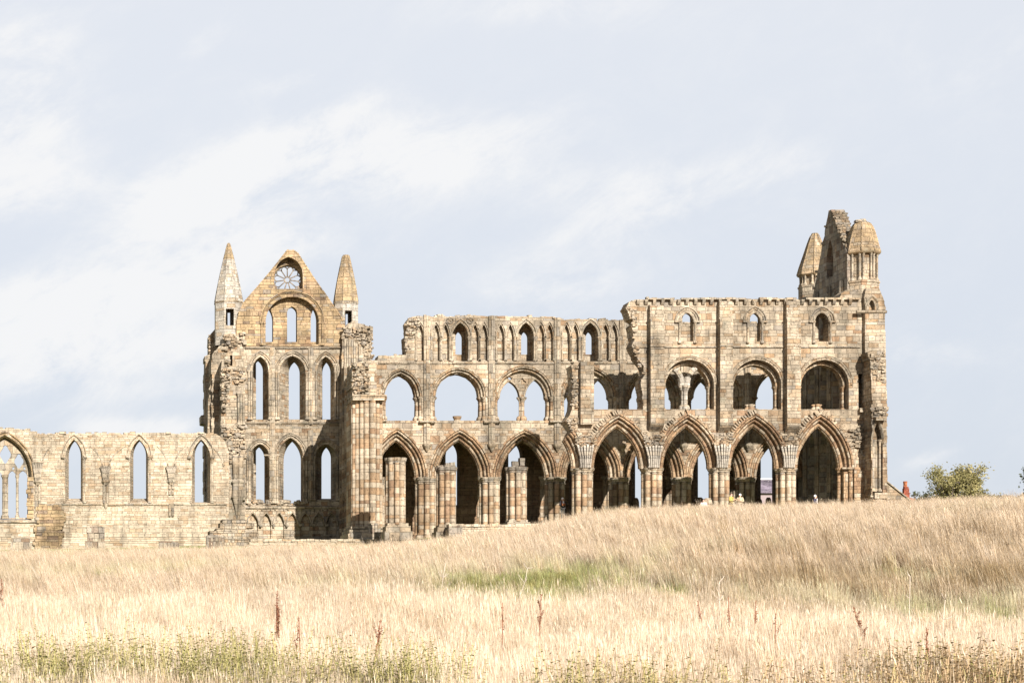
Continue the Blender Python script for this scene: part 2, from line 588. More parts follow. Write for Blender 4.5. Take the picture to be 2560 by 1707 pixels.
def jag(pts, step=11, amp=3.0, r=rnd, p=0.75):
    """break a run of photo points into uneven stone steps"""
    out = [pts[0]]
    for (x0, y0), (x1, y1) in zip(pts, pts[1:]):
        L = math.hypot(x1 - x0, y1 - y0)
        n = max(1, int(L / step))
        horiz = abs(x1 - x0) > abs(y1 - y0)
        prev = 0
        for k in range(1, n + 1):
            tt = (k - (0.0 if k == n else r.uniform(0, 0.5))) / n
            x, y = x0 + (x1 - x0) * tt, y0 + (y1 - y0) * tt
            off = 0 if k == n else (r.uniform(-amp, amp) if r.random() < p else prev)
            if horiz:
                out.append((x - 0.01 * (1 if x1 > x0 else -1), y + prev))
                out.append((x, y + off))
            else:
                out.append((x + prev, y - 0.01 * (1 if y1 > y0 else -1)))
                out.append((x + off, y))
            prev = off
    return out


def lobed(rx, ry, lobes=8, n=64, core=0.70, lr=0.30, rot=0.0, floor_r=0.62):
    """outline of a clustered pier"""
    out = []
    for k in range(n):
        th = 2 * math.pi * k / n
        d = (math.cos(th), math.sin(th))
        best = floor_r
        for j in range(lobes):
            a = 2 * math.pi * j / lobes + rot
            cx, cy = core * math.cos(a), core * math.sin(a)
            b = d[0] * cx + d[1] * cy
            disc = b * b - (cx * cx + cy * cy - lr * lr)
            if disc > 0:
                best = max(best, b + math.sqrt(disc))
        out.append((d[0] * best * rx, d[1] * best * ry))
    return out


def circ(r, n=12, rot=0.0):
    return [(r * math.cos(2 * math.pi * k / n + rot), r * math.sin(2 * math.pi * k / n + rot)) for k in range(n)]


def shaft(mb, x, y, z0, z1, r=0.1, base=True, cap=True, n=8):
    f = circ(r, n)
    lv = []
    if base:
        lv += [(1.9, z0), (1.9, z0 + 0.10), (1.3, z0 + 0.18), (1.0, z0 + 0.22)]
    else:
        lv += [(1.0, z0)]
    if cap:
        lv += [(1.0, z1 - 0.34), (1.25, z1 - 0.32), (1.0, z1 - 0.28), (1.7, z1 - 0.10), (2.0, z1 - 0.09), (2.0, z1)]
    else:
        lv += [(1.0, z1)]
    mb.stack(f, x, y, lv, bottom=True)


def wall_shaft(parent, pl, px, ytop, ybot, Y, r=0.12, corbel=True, mat=None):
    """triple vaulting shaft running up the wall, ending below in a corbel"""
    mb = MB()
    x = pl.x(px)
    z0, z1 = pl.z(ybot), pl.z(ytop)
    for dx, dy in ((-1.25 * r, -0.02), (0, -r * 0.9), (1.25 * r, -0.02)):
        mb.stack(circ(r, 8), x + dx, Y + dy, [(1, z0 + (0.25 if corbel else 0)), (1, z1)])
    if corbel:
        mb.stack(circ(0.16, 8), x, Y - 0.05, [(0.3, z0 - 0.35), (0.9, z0 - 0.22), (1.2, z0 - 0.12), (2.1, z0 + 0.1), (2.3, z0 + 0.25), (1.4, z0 + 0.3)])
    return mb.build('wall_shaft', mat or M_TRIM, parent)


def string_course(parent, pl, x0, x1, py, Y, h=0.16, out=0.12, mat=None):
    mb = MB()
    xa, xb, z = pl.x(x0), pl.x(x1), pl.z(py)
    x = xa
    prof = [(0.05, -h), (-out * 0.5, -h * 0.9), (-out, -h * 0.5), (-out, 0), (0.05, h * 0.35)]
    while x < xb - 0.05:          # laid in lengths, some worn back
        L = min(rnd.uniform(0.7, 1.4), xb - x)
        k = rnd.uniform(0.55, 1.1)
        dz = rnd.uniform(-0.02, 0.02)
        A = [(x, Y + (q * k if q < 0 else q), z + w + dz) for q, w in prof]
        B = [(x + L - 0.015, Y + (q * k if q < 0 else q), z + w + dz) for q, w in prof]
        mb.strip(A, B)
        mb.face(A)
        mb.face(B)
        x += L
    return mb.build('string_course', mat or M_TRIM, parent)


def rubble(parent, pl, poly, Y, n, size=(0.18, 0.5), out=(0.05, 0.35), mat=None, name='broken_masonry', r=rnd, tilt=0.12):
    """torn wall core: rough stones set in a patch of wall"""
    xs = [p[0] for p in poly]
    ys = [p[1] for p in poly]
    mb = MB()
    k = 0
    tries = 0
    n = int(n * 1.35)
    while k < n and tries < n * 20:
        tries += 1
        x, y = r.uniform(min(xs), max(xs)), r.uniform(min(ys), max(ys))
        ins = False
        j = len(poly) - 1
        for i in range(len(poly)):
            if (poly[i][1] > y) != (poly[j][1] > y) and x < (poly[j][0] - poly[i][0]) * (y - poly[i][1]) / (poly[j][1] - poly[i][1]) + poly[i][0]:
                ins = not ins
            j = i
        if not ins:
            continue
        k += 1
        sx = r.uniform(*size) * (0.78 if tilt > 0.05 else 1)
        o = r.uniform(*out) * (0.6 if tilt > 0.05 else 1)
        mb.rock(pl.x(x), Y - o / 2 + 0.12, pl.z(y), sx, o + 0.3, sx * r.uniform(0.35, 0.7), r, tilt)
    return mb.build(name, mat or M_RUBBLE, parent)


def loose_tops(mb, pl, run, Y, t, every=9, size=(0.2, 0.55)):
    """uneven stones left along a broken wall head"""
    for (x0, y0), (x1, y1) in zip(run, run[1:]):
        n = max(1, int(math.hypot(x1 - x0, y1 - y0) / every))
        for k in range(n):
            if rnd.random() < 0.35:
                continue
            q = rnd.random()
            sx = rnd.uniform(*size)
            mb.rock(pl.x(x0 + (x1 - x0) * (k + q) / n), Y + rnd.uniform(0.15, t - 0.15), pl.z(y0 + (y1 - y0) * (k + q) / n) + rnd.uniform(-0.06, 0.06), sx, rnd.uniform(0.3, 0.7), rnd.uniform(0.12, 0.26), tilt=0.06)


def pier(parent, px, D_c, pxw, py_cap_top, py_cap_bot, py_base, pl, depth=None, name='pier', mat=None, lobes=8, rot=R(22.5) * 0):
    w = pxw / pl.s / 2
    x = pl.x(px)
    mb = MB()
    foot = lobed(w, depth or w, lobes, 96, 0.755, 0.245, rot, 0.56)
    zb = pl.z(py_base)
    mb.stack(foot, x, D_c, [(1.35, zb), (1.35, zb + 0.35), (1.22, zb + 0.45), (1.15, zb + 0.6), (1.0, zb + 0.68), (1.0, pl.z(py_cap_bot))], top=False, lobes=lobes, rot=rot)
    o = mb.build(name, mat or M_PIER, parent)
    mc = MB()
    z0, z1 = pl.z(py_cap_bot), pl.z(py_cap_top)
    h = z1 - z0
    f2 = lobed(w, depth or w, lobes, 72, 0.66, 0.34, rot)
    mc.stack(foot, x, D_c, [(1.03, z0 - 0.16), (1.05, z0 - 0.12), (1.0, z0 - 0.06), (1.0, z0)], top=False)
    mc.stack(f2, x, D_c, [(1.0, z0), (1.02, z0 + h * 0.25), (1.10, z0 + h * 0.5), (1.13, z0 + h * 0.55), (1.13, z0 + h * 0.85), (1.17, z0 + h * 0.9), (1.17, z1)])
    mc.build('capital', M_TRIM if mat is None else mat, o)
    return o


# ================================================================== THE ABBEY
FW, NW, TW, NV = Pl(169.5), Pl(160.0), Pl(181.0), Pl(174.0)
AW = Pl(175.0)
abbey = thing('abbey_ruin', 'roofless sandstone abbey church ruin with tiers of pointed arches, gable and turrets', 'abbey ruin', (33.0, 168.0, 8.0))

# profile of the great arcade arches: three stepped orders with rolls, from outer edge to inner edge
D_OUT = 28.0


def arcade_prof(dout, t):
    k = dout
    front = [(k + 0.05, 0.02), (k + 0.05, -0.10), (k * 0.90, -0.10), (k * 0.86, 0.0)]
    front += roll(k * 0.84, k * 0.66, 0.02, 0.05, 0.10)
    front += [(k * 0.63, 0.26)] + roll(k * 0.60, k * 0.40, 0.26, 0.30, 0.11)
    front += [(k * 0.36, 0.52)] + roll(k * 0.32, k * 0.08, 0.52, 0.58, 0.09)
    front += [(0.0, 0.66)]
    back = [(0.0, t - 0.6), (k * 0.34, t - 0.5), (k * 0.36, t - 0.28), (k * 0.62, t - 0.25), (k * 0.64, t - 0.02), (k, t)]
    return front + back


# ------------------------------------------------------------------ choir north wall (inner face seen)
def far_wall():
    pl, Y, t = FW, 169.5, 1.7
    spans = [(945, 1040), (1097, 1201), (1257, 1366), (1421, 1527), (1581, 1685), (1738, 1845), (1898, 2003)]
    d = D_OUT / pl.s
    arches = [pl.arch(a, b, 1193, 1102, 1193) for a, b in spans]
    bottom = []
    for a in arches:
        bottom += a.arc(d, 10)
    clean = [bottom[0]]
    for p in bottom[1:]:
        if math.hypot(p[0] - clean[-1][0], p[1] - clean[-1][1]) > 0.06:
            clean.append(p)
    top = [(2036, 806), (1720, 805), (1640, 803), (1577, 802), (1490, 799), (1450, 796), (1412, 800), (1400, 794), (1240, 792), (1200, 789), (1060, 791), (1046, 789), (1024, 794)]
    end = [(1024, 794), (1016, 806), (1020, 836), (1012, 842), (1013, 887)]
    low = [(1013, 887), (946, 889), (944, 900), (917, 903)]
    px_out = jag(top, 12, 2.6) + jag(end, 8, 2.2)[1:] + jag(low, 12, 2.0)[1:]
    outline = clean + [pl.p(2036, 1193)] + pl.pts(px_out)
    holes = []
    trif = [(964, 1040, 990, 936), (1092, 1200, 991, 933), (1249, 1369, 991, 930), (1416, 1527, 991, 930), (1579, 1684, 991, 932), (1735, 1841, 991, 932), (1897, 2002, 991, 932)]
    TA = [pl.arch(a, b, s, ap, 1051) for a, b, s, ap in trif]
    for a in TA:
        lp = a.loop(0.45, 9)
        holes.append(dict(F=lp, B=lp, d=t))
    cl = [1151, 1315, 1476, 1637, 1797, 1957]
    CA = []
    for c in cl:
        a = pl.arch(c - 20, c + 20, 842, 806, 903)
        inner = pl.back(1.5).arch(c - 14, c + 4, 846, 830, 887)
        holes.append(dict(F=a.loop(0, 7), B=a.loop(0, 7), d=1.25, cap=True, inner=[inner.loop(0, 5)]))
        CA.append(a)
    BA = []
    for c in [1051, 1090, 1114, 1188, 1210, 1252, 1276, 1352, 1374, 1416, 1438, 1514, 1535, 1574, 1597]:
        a = pl.arch(c - 8.5, c + 8.5, 841, 811, 902)
        holes.append(dict(F=a.loop(0, 5), B=a.loop(0, 5), d=0.34, cap=True))
        BA.append(a)
    mb = MB()
    mb.wall(outline, Y, t, holes)
    loose_tops(mb, pl, [(1590, 801), (1490, 797), (1412, 798), (1400, 793), (1240, 790), (1060, 789), (1026, 792)], Y, t)
    loose_tops(mb, pl, [(1010, 887), (946, 888)], Y, t)
    w = mb.build('arcade_wall', M_CHOIR, abbey)
    w['label'] = 'inner face of the choir north wall with three tiers of arches'
    # great arches
    for i, a in enumerate(arches):
        mb = MB()
        arch_ring(mb, Y, a, arcade_prof(d, t), 11)
        mb.build('arch_moulding', M_ARCH, w)
    # triforium arches
    for a in TA:
        mb = MB()
        prof = [(0.52, 0.0), (0.56, -0.10), (0.46, -0.10)] + roll(0.44, 0.30, 0.0, 0.04, 0.08) + [(0.28, 0.2)] + roll(0.26, 0.10, 0.2, 0.24, 0.08) + [(0.06, 0.42), (0.0, 0.46), (0.0, 1.3), (0.45, t + 0.01)]
        arch_ring(mb, Y, a, prof, 10)
        mb.build('arch_moulding', M_ARCHP, w)
    # triforium piers between the openings, with clustered shafts
    for xa, xb in [(1040, 1092), (1200, 1249), (1369, 1416), (1527, 1579), (1684, 1735), (1841, 1897)]:
        c = (xa + xb) / 2
        rx = (xb - xa) / 2 / pl.s
        mb = MB()
        foot = lobed(rx, 0.86, 10, 80, 0.78, 0.22, 0.3)
        z0, z1 = pl.z(1051), pl.z(991)
        mb.stack(foot, pl.x(c), Y + 0.8, [(1.16, z0), (1.16, z0 + 0.22), (1.08, z0 + 0.34), (1.0, z0 + 0.42), (0.97, z1 - 0.42), (1.03, z1 - 0.40), (0.97, z1 - 0.34), (1.10, z1 - 0.14), (1.16, z1 - 0.12), (1.16, z1)])
        mb.build('triforium_pier', M_PIER, w)
    mb = MB()
    foot = lobed(0.36, 0.86, 8, 64, 0.75, 0.26)
    z0, z1 = pl.z(1051), pl.z(991)
    mb.stack(foot, pl.x(957), Y + 0.8, [(1.3, z0), (1.3, z0 + 0.3), (1.0, z0 + 0.42), (0.97, z1 - 0.42), (1.04, z1 - 0.38), (0.98, z1 - 0.34), (1.25, z1 - 0.12), (1.3, z1)])
    mb.build('triforium_pier', M_PIER, w)
    # twin sub-arches with a plate above, on a middle column
    for i, (a, broken) in enumerate(zip(TA[2:6], [1, 0, 0, 0])):
        mb = MB()
        out = a.loop(0.05, 10)
        xl, xr = a.cx - a.w, a.cx + a.w
        cw = 0.24
        s1 = Arch(xl + 0.12, a.cx - cw, a.zs - 0.05, a.zs + 1.25, a.zsill)
        s2 = Arch(a.cx + cw, xr - 0.12, a.zs - 0.05, a.zs + 1.38, a.zsill)
        # plate from the springing up only
        plate = [(p[0], p[1]) for p in a.arc(0.05, 10)]
        bot = s2.arc(0, 8)[::-1] + s1.arc(0, 8)[::-1]
        bot = [p for p in bot]
        q = Arch(a.cx - 0.24, a.cx + 0.24, a.zs + 1.28, a.zs + 1.5, a.zs + 1.05)
        hl = [(a.cx + 0.27 * (1 + 0.25 * math.cos(4 * th)) * math.cos(th), a.zs + 1.22 + 0.27 * (1 + 0.25 * math.cos(4 * th)) * math.sin(th)) for th in [2 * math.pi * k / 16 for k in range(16)]]
        hs = [dict(F=hl, B=hl, d=0.14, cap=True)]
        if broken:      # the left sub-arch has lost its inner order but keeps a pierced corner
            hh = [(s1.cx + 0.05 + 0.16 * math.cos(th), a.zs + 1.52 + 0.13 * math.sin(th)) for th in [2 * math.pi * k / 8 for k in range(8)]]
            hs.append(dict(F=hh, B=hh, d=0.45))
        mb.wall(plate + bot, Y + 0.5, 0.45, hs)
        prof = [(0.14, 0.02), (0.14, -0.10), (0.02, -0.10), (0.0, 0.05)]
        for sa in (s1, s2):
            arch_ring(mb, Y + 0.5, sa, prof, 8)
        tr = mb.build('sub_arch_plate', M_CHOIR, w)
        mc = MB()
        z0, z1 = a.zsill, a.zs
        mc.stack(lobed(0.26, 0.30, 4, 32, 0.6, 0.42), a.cx, Y + 0.72, [(1.6, z0), (1.6, z0 + 0.25), (1.25, z0 + 0.4), (0.85, z0 + 0.46), (0.85, z1 - 0.42), (1.0, z1 - 0.38), (0.85, z1 - 0.34), (1.4, z1 - 0.12), (1.55, z1 - 0.1), (1.55, z1 + 0.02)])
        mc.build('column', M_PIER, tr)
    # stump left on the sill where the middle column of the wide bay fell
    mb = MB()
    mb.stack(circ(0.36, 10), pl.x(1147), Y + 0.7, [(0.75, pl.z(1051)), (0.75, pl.z(1046)), (0.9, pl.z(1043)), (1.0, pl.z(1041)), (1.0, pl.z(1038))])
    mb.build('column', M_PIER, w)
    # clerestory hoods and colonnettes
    for a in CA:
        mb = MB()
        prof = [(0.24, 0.02), (0.26, -0.12), (0.18, -0.13)] + roll(0.16, 0.03, 0.0, 0.02, 0.07) + [(0.0, 0.1)]
        arch_ring(mb, Y, a, prof, 8)
        for sx in (-1, 1):
            shaft(mb, a.cx + sx * (a.w + 0.04), Y - 0.03, a.zsill, a.zs, 0.075)
        mb.build('window_hood', M_TRIM, w)
    for a in BA:
        mb = MB()
        arch_ring(mb, Y, a, [(0.17, 0.02), (0.17, -0.10), (0.10, -0.11), (0.08, -0.03), (0.0, 0.06)], 6)
        for sx in (-1, 1):
            shaft(mb, a.cx + sx * (a.w + 0.085), Y - 0.02, a.zsill, a.zs, 0.065, n=6)
        mb.build('blind_arch', M_TRIM, w)
    # roundels between the arches
    for c in (1125, 1175):
        mb = MB()
        z = pl.z(801)
        x = pl.x(c)
        for rr, k in ((0.24, 12),):
            pts = [(x + rr * math.cos(2 * math.pi * j / k), Y - 0.05, z + rr * math.sin(2 * math.pi * j / k)) for j in range(k + 1)]
            mb.tube(pts, 0.05, n=5)
        for j in range(4):
            aa = j * math.pi / 2 + 0.78
            mb.tube([(x, Y - 0.03, z), (x + 0.2 * math.cos(aa), Y - 0.03, z + 0.2 * math.sin(aa))], 0.04, n=5)
        mb.build('roundel', M_TRIM, w)
    for px, yt in ((1067, 790), (1229, 790), (1393, 795), (1556, 800), (1709, 806), (1869, 806)):
        wall_shaft(w, pl, px, yt, 1118, Y - 0.04)
    string_course(w, pl, 946, 2030, 905, Y)
    string_course(w, pl, 917, 966, 1050, Y, 0.2, 0.25)
    for c in (1067, 1229, 1393, 1556):
        string_course(w, pl, c - 20, c + 20, 1053, Y - 0.1, 0.2, 0.3)
    # broken end of the clerestory
    rubble(w, pl, [(1016, 800), (1046, 794), (1046, 818), (1030, 838), (1018, 838)], Y, 34, (0.2, 0.5), (0.1, 0.45))
    rubble(w, pl, [(1012, 842), (1028, 842), (1026, 880), (1013, 884)], Y, 10, (0.15, 0.35), (0.05, 0.2))
    # piers of the arcade
    for xa, xb in [(1040, 1097), (1201, 1257), (1366, 1421), (1527, 1581), (1685, 1738), (1845, 1898)]:
        pier(abbey, (xa + xb) / 2, Y + t / 2, (xb - xa) * 0.93, 1192, 1204, 1352, pl, 0.88)
    pier(abbey, 948, Y + t / 2, 36, 1192, 1204, 1352, pl, 0.85)
    return w


far_wall()


# ------------------------------------------------------------------ choir south wall (outer face seen)
def near_wall():
    pl, Y, t = NW, 160.0, 1.6
    spans = [(1490, 1604), (1664, 1776), (1834, 1944), (2001, 2103)]
    d = 29.5 / pl.s
    arches = [pl.arch(a, b, 1170, 1067, 1170) for a, b in spans]
    a0 = pl.arch(1321, 1434, 1170, 1067, 1170)       # only its right haunch is left
    left = [p for p in a0.side(d, 12) if p[1] < pl.z(1069)][::-1]
    bottom = left
    for a in arches:
        bottom = bottom + a.arc(d, 11)
    clean = [bottom[0]]
    for p in bottom[1:]:
        if math.hypot(p[0] - clean[-1][0], p[1] - clean[-1][1]) > 0.06:
            clean.append(p)
    right = [(2133, 1300), (2166, 1300), (2166, 742)]
    top = jag([(2166, 742), (2121, 722), (2103, 736), (2098, 747), (2082, 749)], 9, 2) + jag([(2082, 749), (1960, 749), (1797, 747), (1700, 748), (1589, 748)], 14, 1.4)[1:]
    lefte = jag([(1589, 748), (1572, 757), (1564, 769), (1577, 797), (1589, 804), (1579, 815), (1587, 847), (1580, 865), (1592, 893), (1609, 914), (1613, 934), (1603, 948), (1607, 1023)], 7, 2.0)[1:]
    stub = [(1482, 1023)] + jag([(1482, 1020), (1482, 906), (1440, 906), (1428, 914), (1431, 930), (1434, 960), (1428, 985), (1432, 1000), (1430, 1022), (1424, 1038), (1414, 1052)], 9, 1.8)
    outline = clean + pl.pts(right + top[1:] + lefte + stub)
    holes = []
    TA = [pl.arch(a, b, 962, 899, 1023) for a, b in ((1660, 1785), (1831, 1953), (2000, 2122))]
    for a in TA:
        holes.append(dict(F=a.loop(0, 11), B=a.loop(0, 11), d=t))
    CA = []
    for c, w, blocked in ((1718, 15.5, 1), (1887, 14, 1), (2055, 17, 0)):
        a = pl.arch(c - w, c + w, 803, 782, 853)
        if blocked:
            inn = [(pl.back(0.45).arch(c - 12, c + 7, 797, 784, 808).loop(0, 5), pl.back(1.6).arch(c - 15, c + 12, 797, 776, 814).loop(0, 5))]
        else:
            inner = pl.back(1.4).arch(c - 11, c + 5, 800, 785, 849)
            inn = [inner.loop(0, 5)]
        holes.append(dict(F=a.loop(0, 7), B=a.loop(0, 7), d=0.45 if blocked else 1.25, cap=True, inner=inn))
        CA.append(a)
    slot = pl.pts([(2146, 1020), (2146, 934), (2162, 934), (2162, 1020)])
    holes.append(dict(F=slot, B=slot, d=1.1, cap=True))
    mb = MB()
    mb.wall(outline, Y, t, holes)
    loose_tops(mb, pl, [(2080, 748), (1960, 748), (1797, 746), (1589, 747)], Y, t, 11)
    w = mb.build('arcade_wall', M_CHOIR, abbey)
    w['label'] = 'outer face of the choir south wall with flat buttresses and corbels'
    for a in arches:
        mb = MB()
        arch_ring(mb, Y, a, arcade_prof(d, t), 12)
        mb.build('arch_moulding', M_ARCH, w)
    mb = MB()
    arch_ring(mb, Y, a0, arcade_prof(d, t), 8, half=(0.0, 0.60))
    mb.build('arch_moulding', M_ARCH, w)
    # toothed outer ring where the aisle vault was torn away
    for i, a in enumerate(arches + [a0]):
        mb = MB()
        for k in range(26):
            f = (k + 0.5) / 26
            for sx in ((-1, 1) if i < 4 else (1,)):
                if i == 4 and f > 0.66:
                    continue
                if f < 0.28 or rnd.random() < (0.12 if sx < 0 else 0.3):
                    continue
                dd = d + rnd.uniform(0.16, 0.28)
                r = a.R + dd
                am = math.acos(a.c / r)
                th = am * f
                x = a.cx + sx * (-a.c + r * math.cos(th))
                z = a.zs + r * math.sin(th)
                M = Matrix.Translation((x, Y, z)) @ Matrix.Rotation(-(th if sx > 0 else math.pi - th), 4, 'Y')
                L = rnd.uniform(0.14, 0.28)
                ww = a.R * am / 26 * rnd.uniform(0.28, 0.42)
                mb.box(-L, L * 0.6, -rnd.uniform(0.05, 0.2), 0.3, -ww, ww, M)
        mb.build('vault_stub', M_CHOIR, w)
    for a in TA:
        mb = MB()
        prof = [(0.30, 0.02), (0.30, -0.10)] + roll(0.28, 0.12, -0.06, -0.04, 0.06) + [(0.10, -0.03)] + roll(0.08, -0.02, -0.02, 0.06, 0.05) + [(-0.04, 0.3)]
        arch_ring(mb, Y, a, prof, 12)
        mb.build('arch_moulding', M_PALE, w)
        # inner order set back, on its own jambs
        mb = MB()
        b = Arch(a.cx - a.w + 0.30, a.cx + a.w - 0.30, a.zs - 0.05, a.zs + a.w - 0.33, a.zsill)
        prof = [(0.32, 0.55)] + roll(0.18, 0.02, 0.55, 0.58, 0.08) + [(0.0, 0.7), (0.0, 1.2), (0.32, 1.25)]
        arch_ring(mb, Y, b, prof, 11)
        for sx in (-1, 1):
            for q in (0.75, 1.05):
                shaft(mb, a.cx + sx * (a.w - 0.16), Y + q, a.zsill, a.zs - 0.05, 0.11)
        mb.build('inner_order', M_ARCHP, w)
    # columns on the sills
    mc = MB()
    a = TA[0]
    x, yy, z0 = a.cx - 0.12, Y + 0.8, a.zsill
    mc.stack(lobed(0.28, 0.28, 4, 32, 0.55, 0.45), x, yy, [(1.5, z0), (1.5, z0 + 0.22), (1.3, z0 + 0.36), (0.9, z0 + 0.42), (0.9, z0 + 1.35), (1.0, z0 + 1.38), (0.9, z0 + 1.42), (1.45, z0 + 1.72), (1.6, z0 + 1.74), (1.6, z0 + 1.86)])
    for sx in (-1, 1):
        pts = []
        for k in range(7):
            q = k / 6
            pts.append((x + sx * (0.18 + 1.5 * q * q * 0.6), yy, z0 + 1.86 + 1.55 * math.sin(q * 1.25)))
        mc.tube(pts, 0.26, 0.22, 8, False)
    mc.build('column', M_SPIRE, w)
    for a, dx in ((TA[1], -0.25), (TA[2], -0.3)):
        mc = MB()
        z0 = a.zsill
        mc.stack(lobed(0.34, 0.34, 4, 32, 0.55, 0.45), a.cx + dx, Y + 0.8, [(1.25, z0), (1.25, z0 + 0.16), (1.0, z0 + 0.2), (1.0, z0 + 0.34), (1.2, z0 + 0.36), (1.15, z0 + 0.44)])
        mc.build('column', M_PIER, w)
    # clerestory hoods
    for a in CA:
        mb = MB()
        prof = [(0.46, 0.02), (0.48, -0.12), (0.38, -0.14)] + roll(0.36, 0.2, -0.03, 0.0, 0.08) + [(0.18, -0.02)] + roll(0.16, 0.02, 0.0, 0.02, 0.06) + [(-0.02, 0.15)]
        arch_ring(mb, Y, a, prof, 8)
        for sx in (-1, 1):
            shaft(mb, a.cx + sx * (a.w + 0.12), Y - 0.06, a.zsill - 0.15, a.zs, 0.075)
            mb.box(a.cx + sx * (a.w + 0.27) - 0.22, a.cx + sx * (a.w + 0.27) + 0.22, Y - 0.16, Y + 0.05, a.zs - 0.12, a.zs + 0.02)
        mb.build('window_hood', M_TRIM, w)
    # corbel table under the eaves
    px = 1594
    while px < 2140:
        mb = MB()
        xx = pl.x(px)
        zt = pl.z(750)
        A = [(xx - 0.11, Y + q, zt + r_) for q, r_ in ((0.02, -0.42), (-0.12, -0.34), (-0.26, -0.16), (-0.28, 0.0), (0.02, 0.0))]
        B = [(xx + 0.11, p[1], p[2]) for p in A]
        mb.strip(A, B, closed=True)
        mb.face(A)
        mb.face(B)
        mb.build('corbel', M_TRIM, w)
        px += 20.6 + rnd.uniform(-1.2, 1.2)
    mb = MB()
    x = pl.x(1586)
    while x < pl.x(2138):
        L = rnd.uniform(0.5, 1.1)
        if rnd.random() < 0.9:
            mb.box(x, x + L - 0.02, Y - rnd.uniform(0.2, 0.32), Y + 0.03, pl.z(750) + 0.002, pl.z(747) + rnd.uniform(0.0, 0.07))
        x += L
    mb.build('parapet_course', M_TRIM, w)
    string_course(w, pl, 1580, 2150, 866, Y, 0.14, 0.10)
    string_course(w, pl, 1612, 1665, 1026, Y, 0.1, 0.06)
    # flat buttresses
    for x0, x1, ytop, ybot in ((1621, 1655, 762, 1071), (1794, 1826, 751, 1074), (1961, 1995, 752, 1077)):
        mb = MB()
        o = 0.62
        xa, xb = pl.x(x0), pl.x(x1)
        prof = [(Y + 0.02, pl.z(ytop)), (Y - o * 0.75, pl.z(ytop + 5)), (Y - o * 0.8, pl.z(797)), (Y - o * 0.95, pl.z(801)), (Y - o, pl.z(868)), (Y - o, pl.z(ybot - 10)), (Y - o * 0.75, pl.z(ybot - 4)), (Y + 0.02, pl.z(ybot + 8))]
        A = [(xa, y, z) for y, z in prof]
        B = [(xb, y, z) for y, z in prof]
        mb.strip(A, B)
        mb.face(A)
        mb.face(B)
        b = mb.build('buttress', M_PALE, w)
        string_course(b, pl, x0 - 2, x1 + 2, 797, Y - o * 0.8, 0.12, 0.07)
        string_course(b, pl, x0 - 1, x1 + 1, 866, Y - o, 0.13, 0.09)
    mb = MB()
    mb.box(pl.x(1448), pl.x(1481), Y - 0.45, Y + 0.02, pl.z(1062), pl.z(906))
    b = mb.build('buttress', M_PALE, w)
    b['label'] = 'buttress stump broken off at triforium height'
    rubble(w, pl, [(1428, 906), (1448, 906), (1446, 1020), (1428, 1020)], Y, 26, (0.15, 0.4), (0.03, 0.25))
    rubble(w, pl, [(1572, 765), (1586, 760), (1592, 805), (1588, 850), (1600, 890), (1616, 930), (1606, 935), (1585, 880), (1580, 815)], Y, 46, (0.15, 0.4), (0.03, 0.25))
    # springers of the lost aisle vault: fans of ribs over each capital, rubble above
    for xc in (1463, 1634, 1805, 1972):
        mb = MB()
        for j in range(6):
            f = (j - 2.5) / 2.5
            A = (pl.x(xc + f * 11), Y - 0.26 + 0.10 * abs(f), pl.z(1169))
            m_ = (pl.x(xc + f * 13.5), Y - 0.34 + 0.14 * abs(f), pl.z(1142))
            B = (pl.x(xc + f * 19), Y - 0.32 + 0.2 * abs(f), pl.z(1110 + 8 * rnd.random()))
            mb.tube([A, m_, B], 0.055, 0.085, 6, False)
        mb.box(pl.x(xc - 14), pl.x(xc + 14), Y - 0.12, Y + 0.05, pl.z(1169), pl.z(1120))
        mb.build('vault_springer', M_SPIRE, w)
        rubble(w, pl, [(xc - 24, 1084), (xc + 26, 1084), (xc + 24, 1112), (xc, 1128), (xc - 22, 1112)], Y, 44, (0.2, 0.5), (0.08, 0.38))
    rubble(w, pl, [(1416, 1050), (1448, 1046), (1446, 1080), (1430, 1076)], Y, 22, (0.2, 0.45), (0.05, 0.3))
    # piers
    for xa, xb in ((1436, 1489), (1610, 1663), (1780, 1832), (1948, 1999)):
        pier(abbey, (xa + xb) / 2, Y + t / 2, xb - xa, 1169, 1179, 1325, pl, 0.86)
    # respond at the east end: three shafts
    mb = MB()
    for px, dy in ((2107, 0.75), (2117, 0.40), (2128, 0.1)):
        mb.stack(circ(0.15, 10), pl.x(px), Y + dy, [(1.6, pl.z(1310)), (1.6, pl.z(1300)), (1, pl.z(1296)), (1, pl.z(1180)), (1.3, pl.z(1178)), (1.0, pl.z(1176)), (1.8, pl.z(1171)), (1.8, pl.z(1168))])
    mb.box(pl.x(2112), pl.x(2133), Y + 0.2, Y + t, pl.z(1310), pl.z(1170))
    mb.box(pl.x(2104), pl.x(2166), Y - 0.14, Y + 0.05, pl.z(1172), pl.z(1168))
    mb.build('respond', M_ARCH, abbey)
    # wall arch stub of the lost aisle at the east end
    mb = MB()
    a = pl.arch(2138, 2158, 1168, 1121, 1168)
    arch_ring(mb, Y, a, [(0.08, 0.02), (0.08, -0.06), (-0.02, -0.06), (-0.02, 0.05)], 7)
    mb.build('blind_arch', M_TRIM, w)
    rubble(w, pl, [(2122, 1075), (2172, 1062), (2172, 1130), (2166, 1150), (2140, 1112)], Y, 60, (0.2, 0.55), (0.05, 0.4))
    mb = MB()
    mb.box(pl.x(2146), pl.x(2163), Y - 0.35, Y + 0.05, pl.z(1031), pl.z(1021))
    mb.build('sill', M_TRIM, w)
    return w


near_wall()


# ------------------------------------------------------------------ east gable wall and its corner turrets
OCT = circ(1.0, 8, R(22.5))


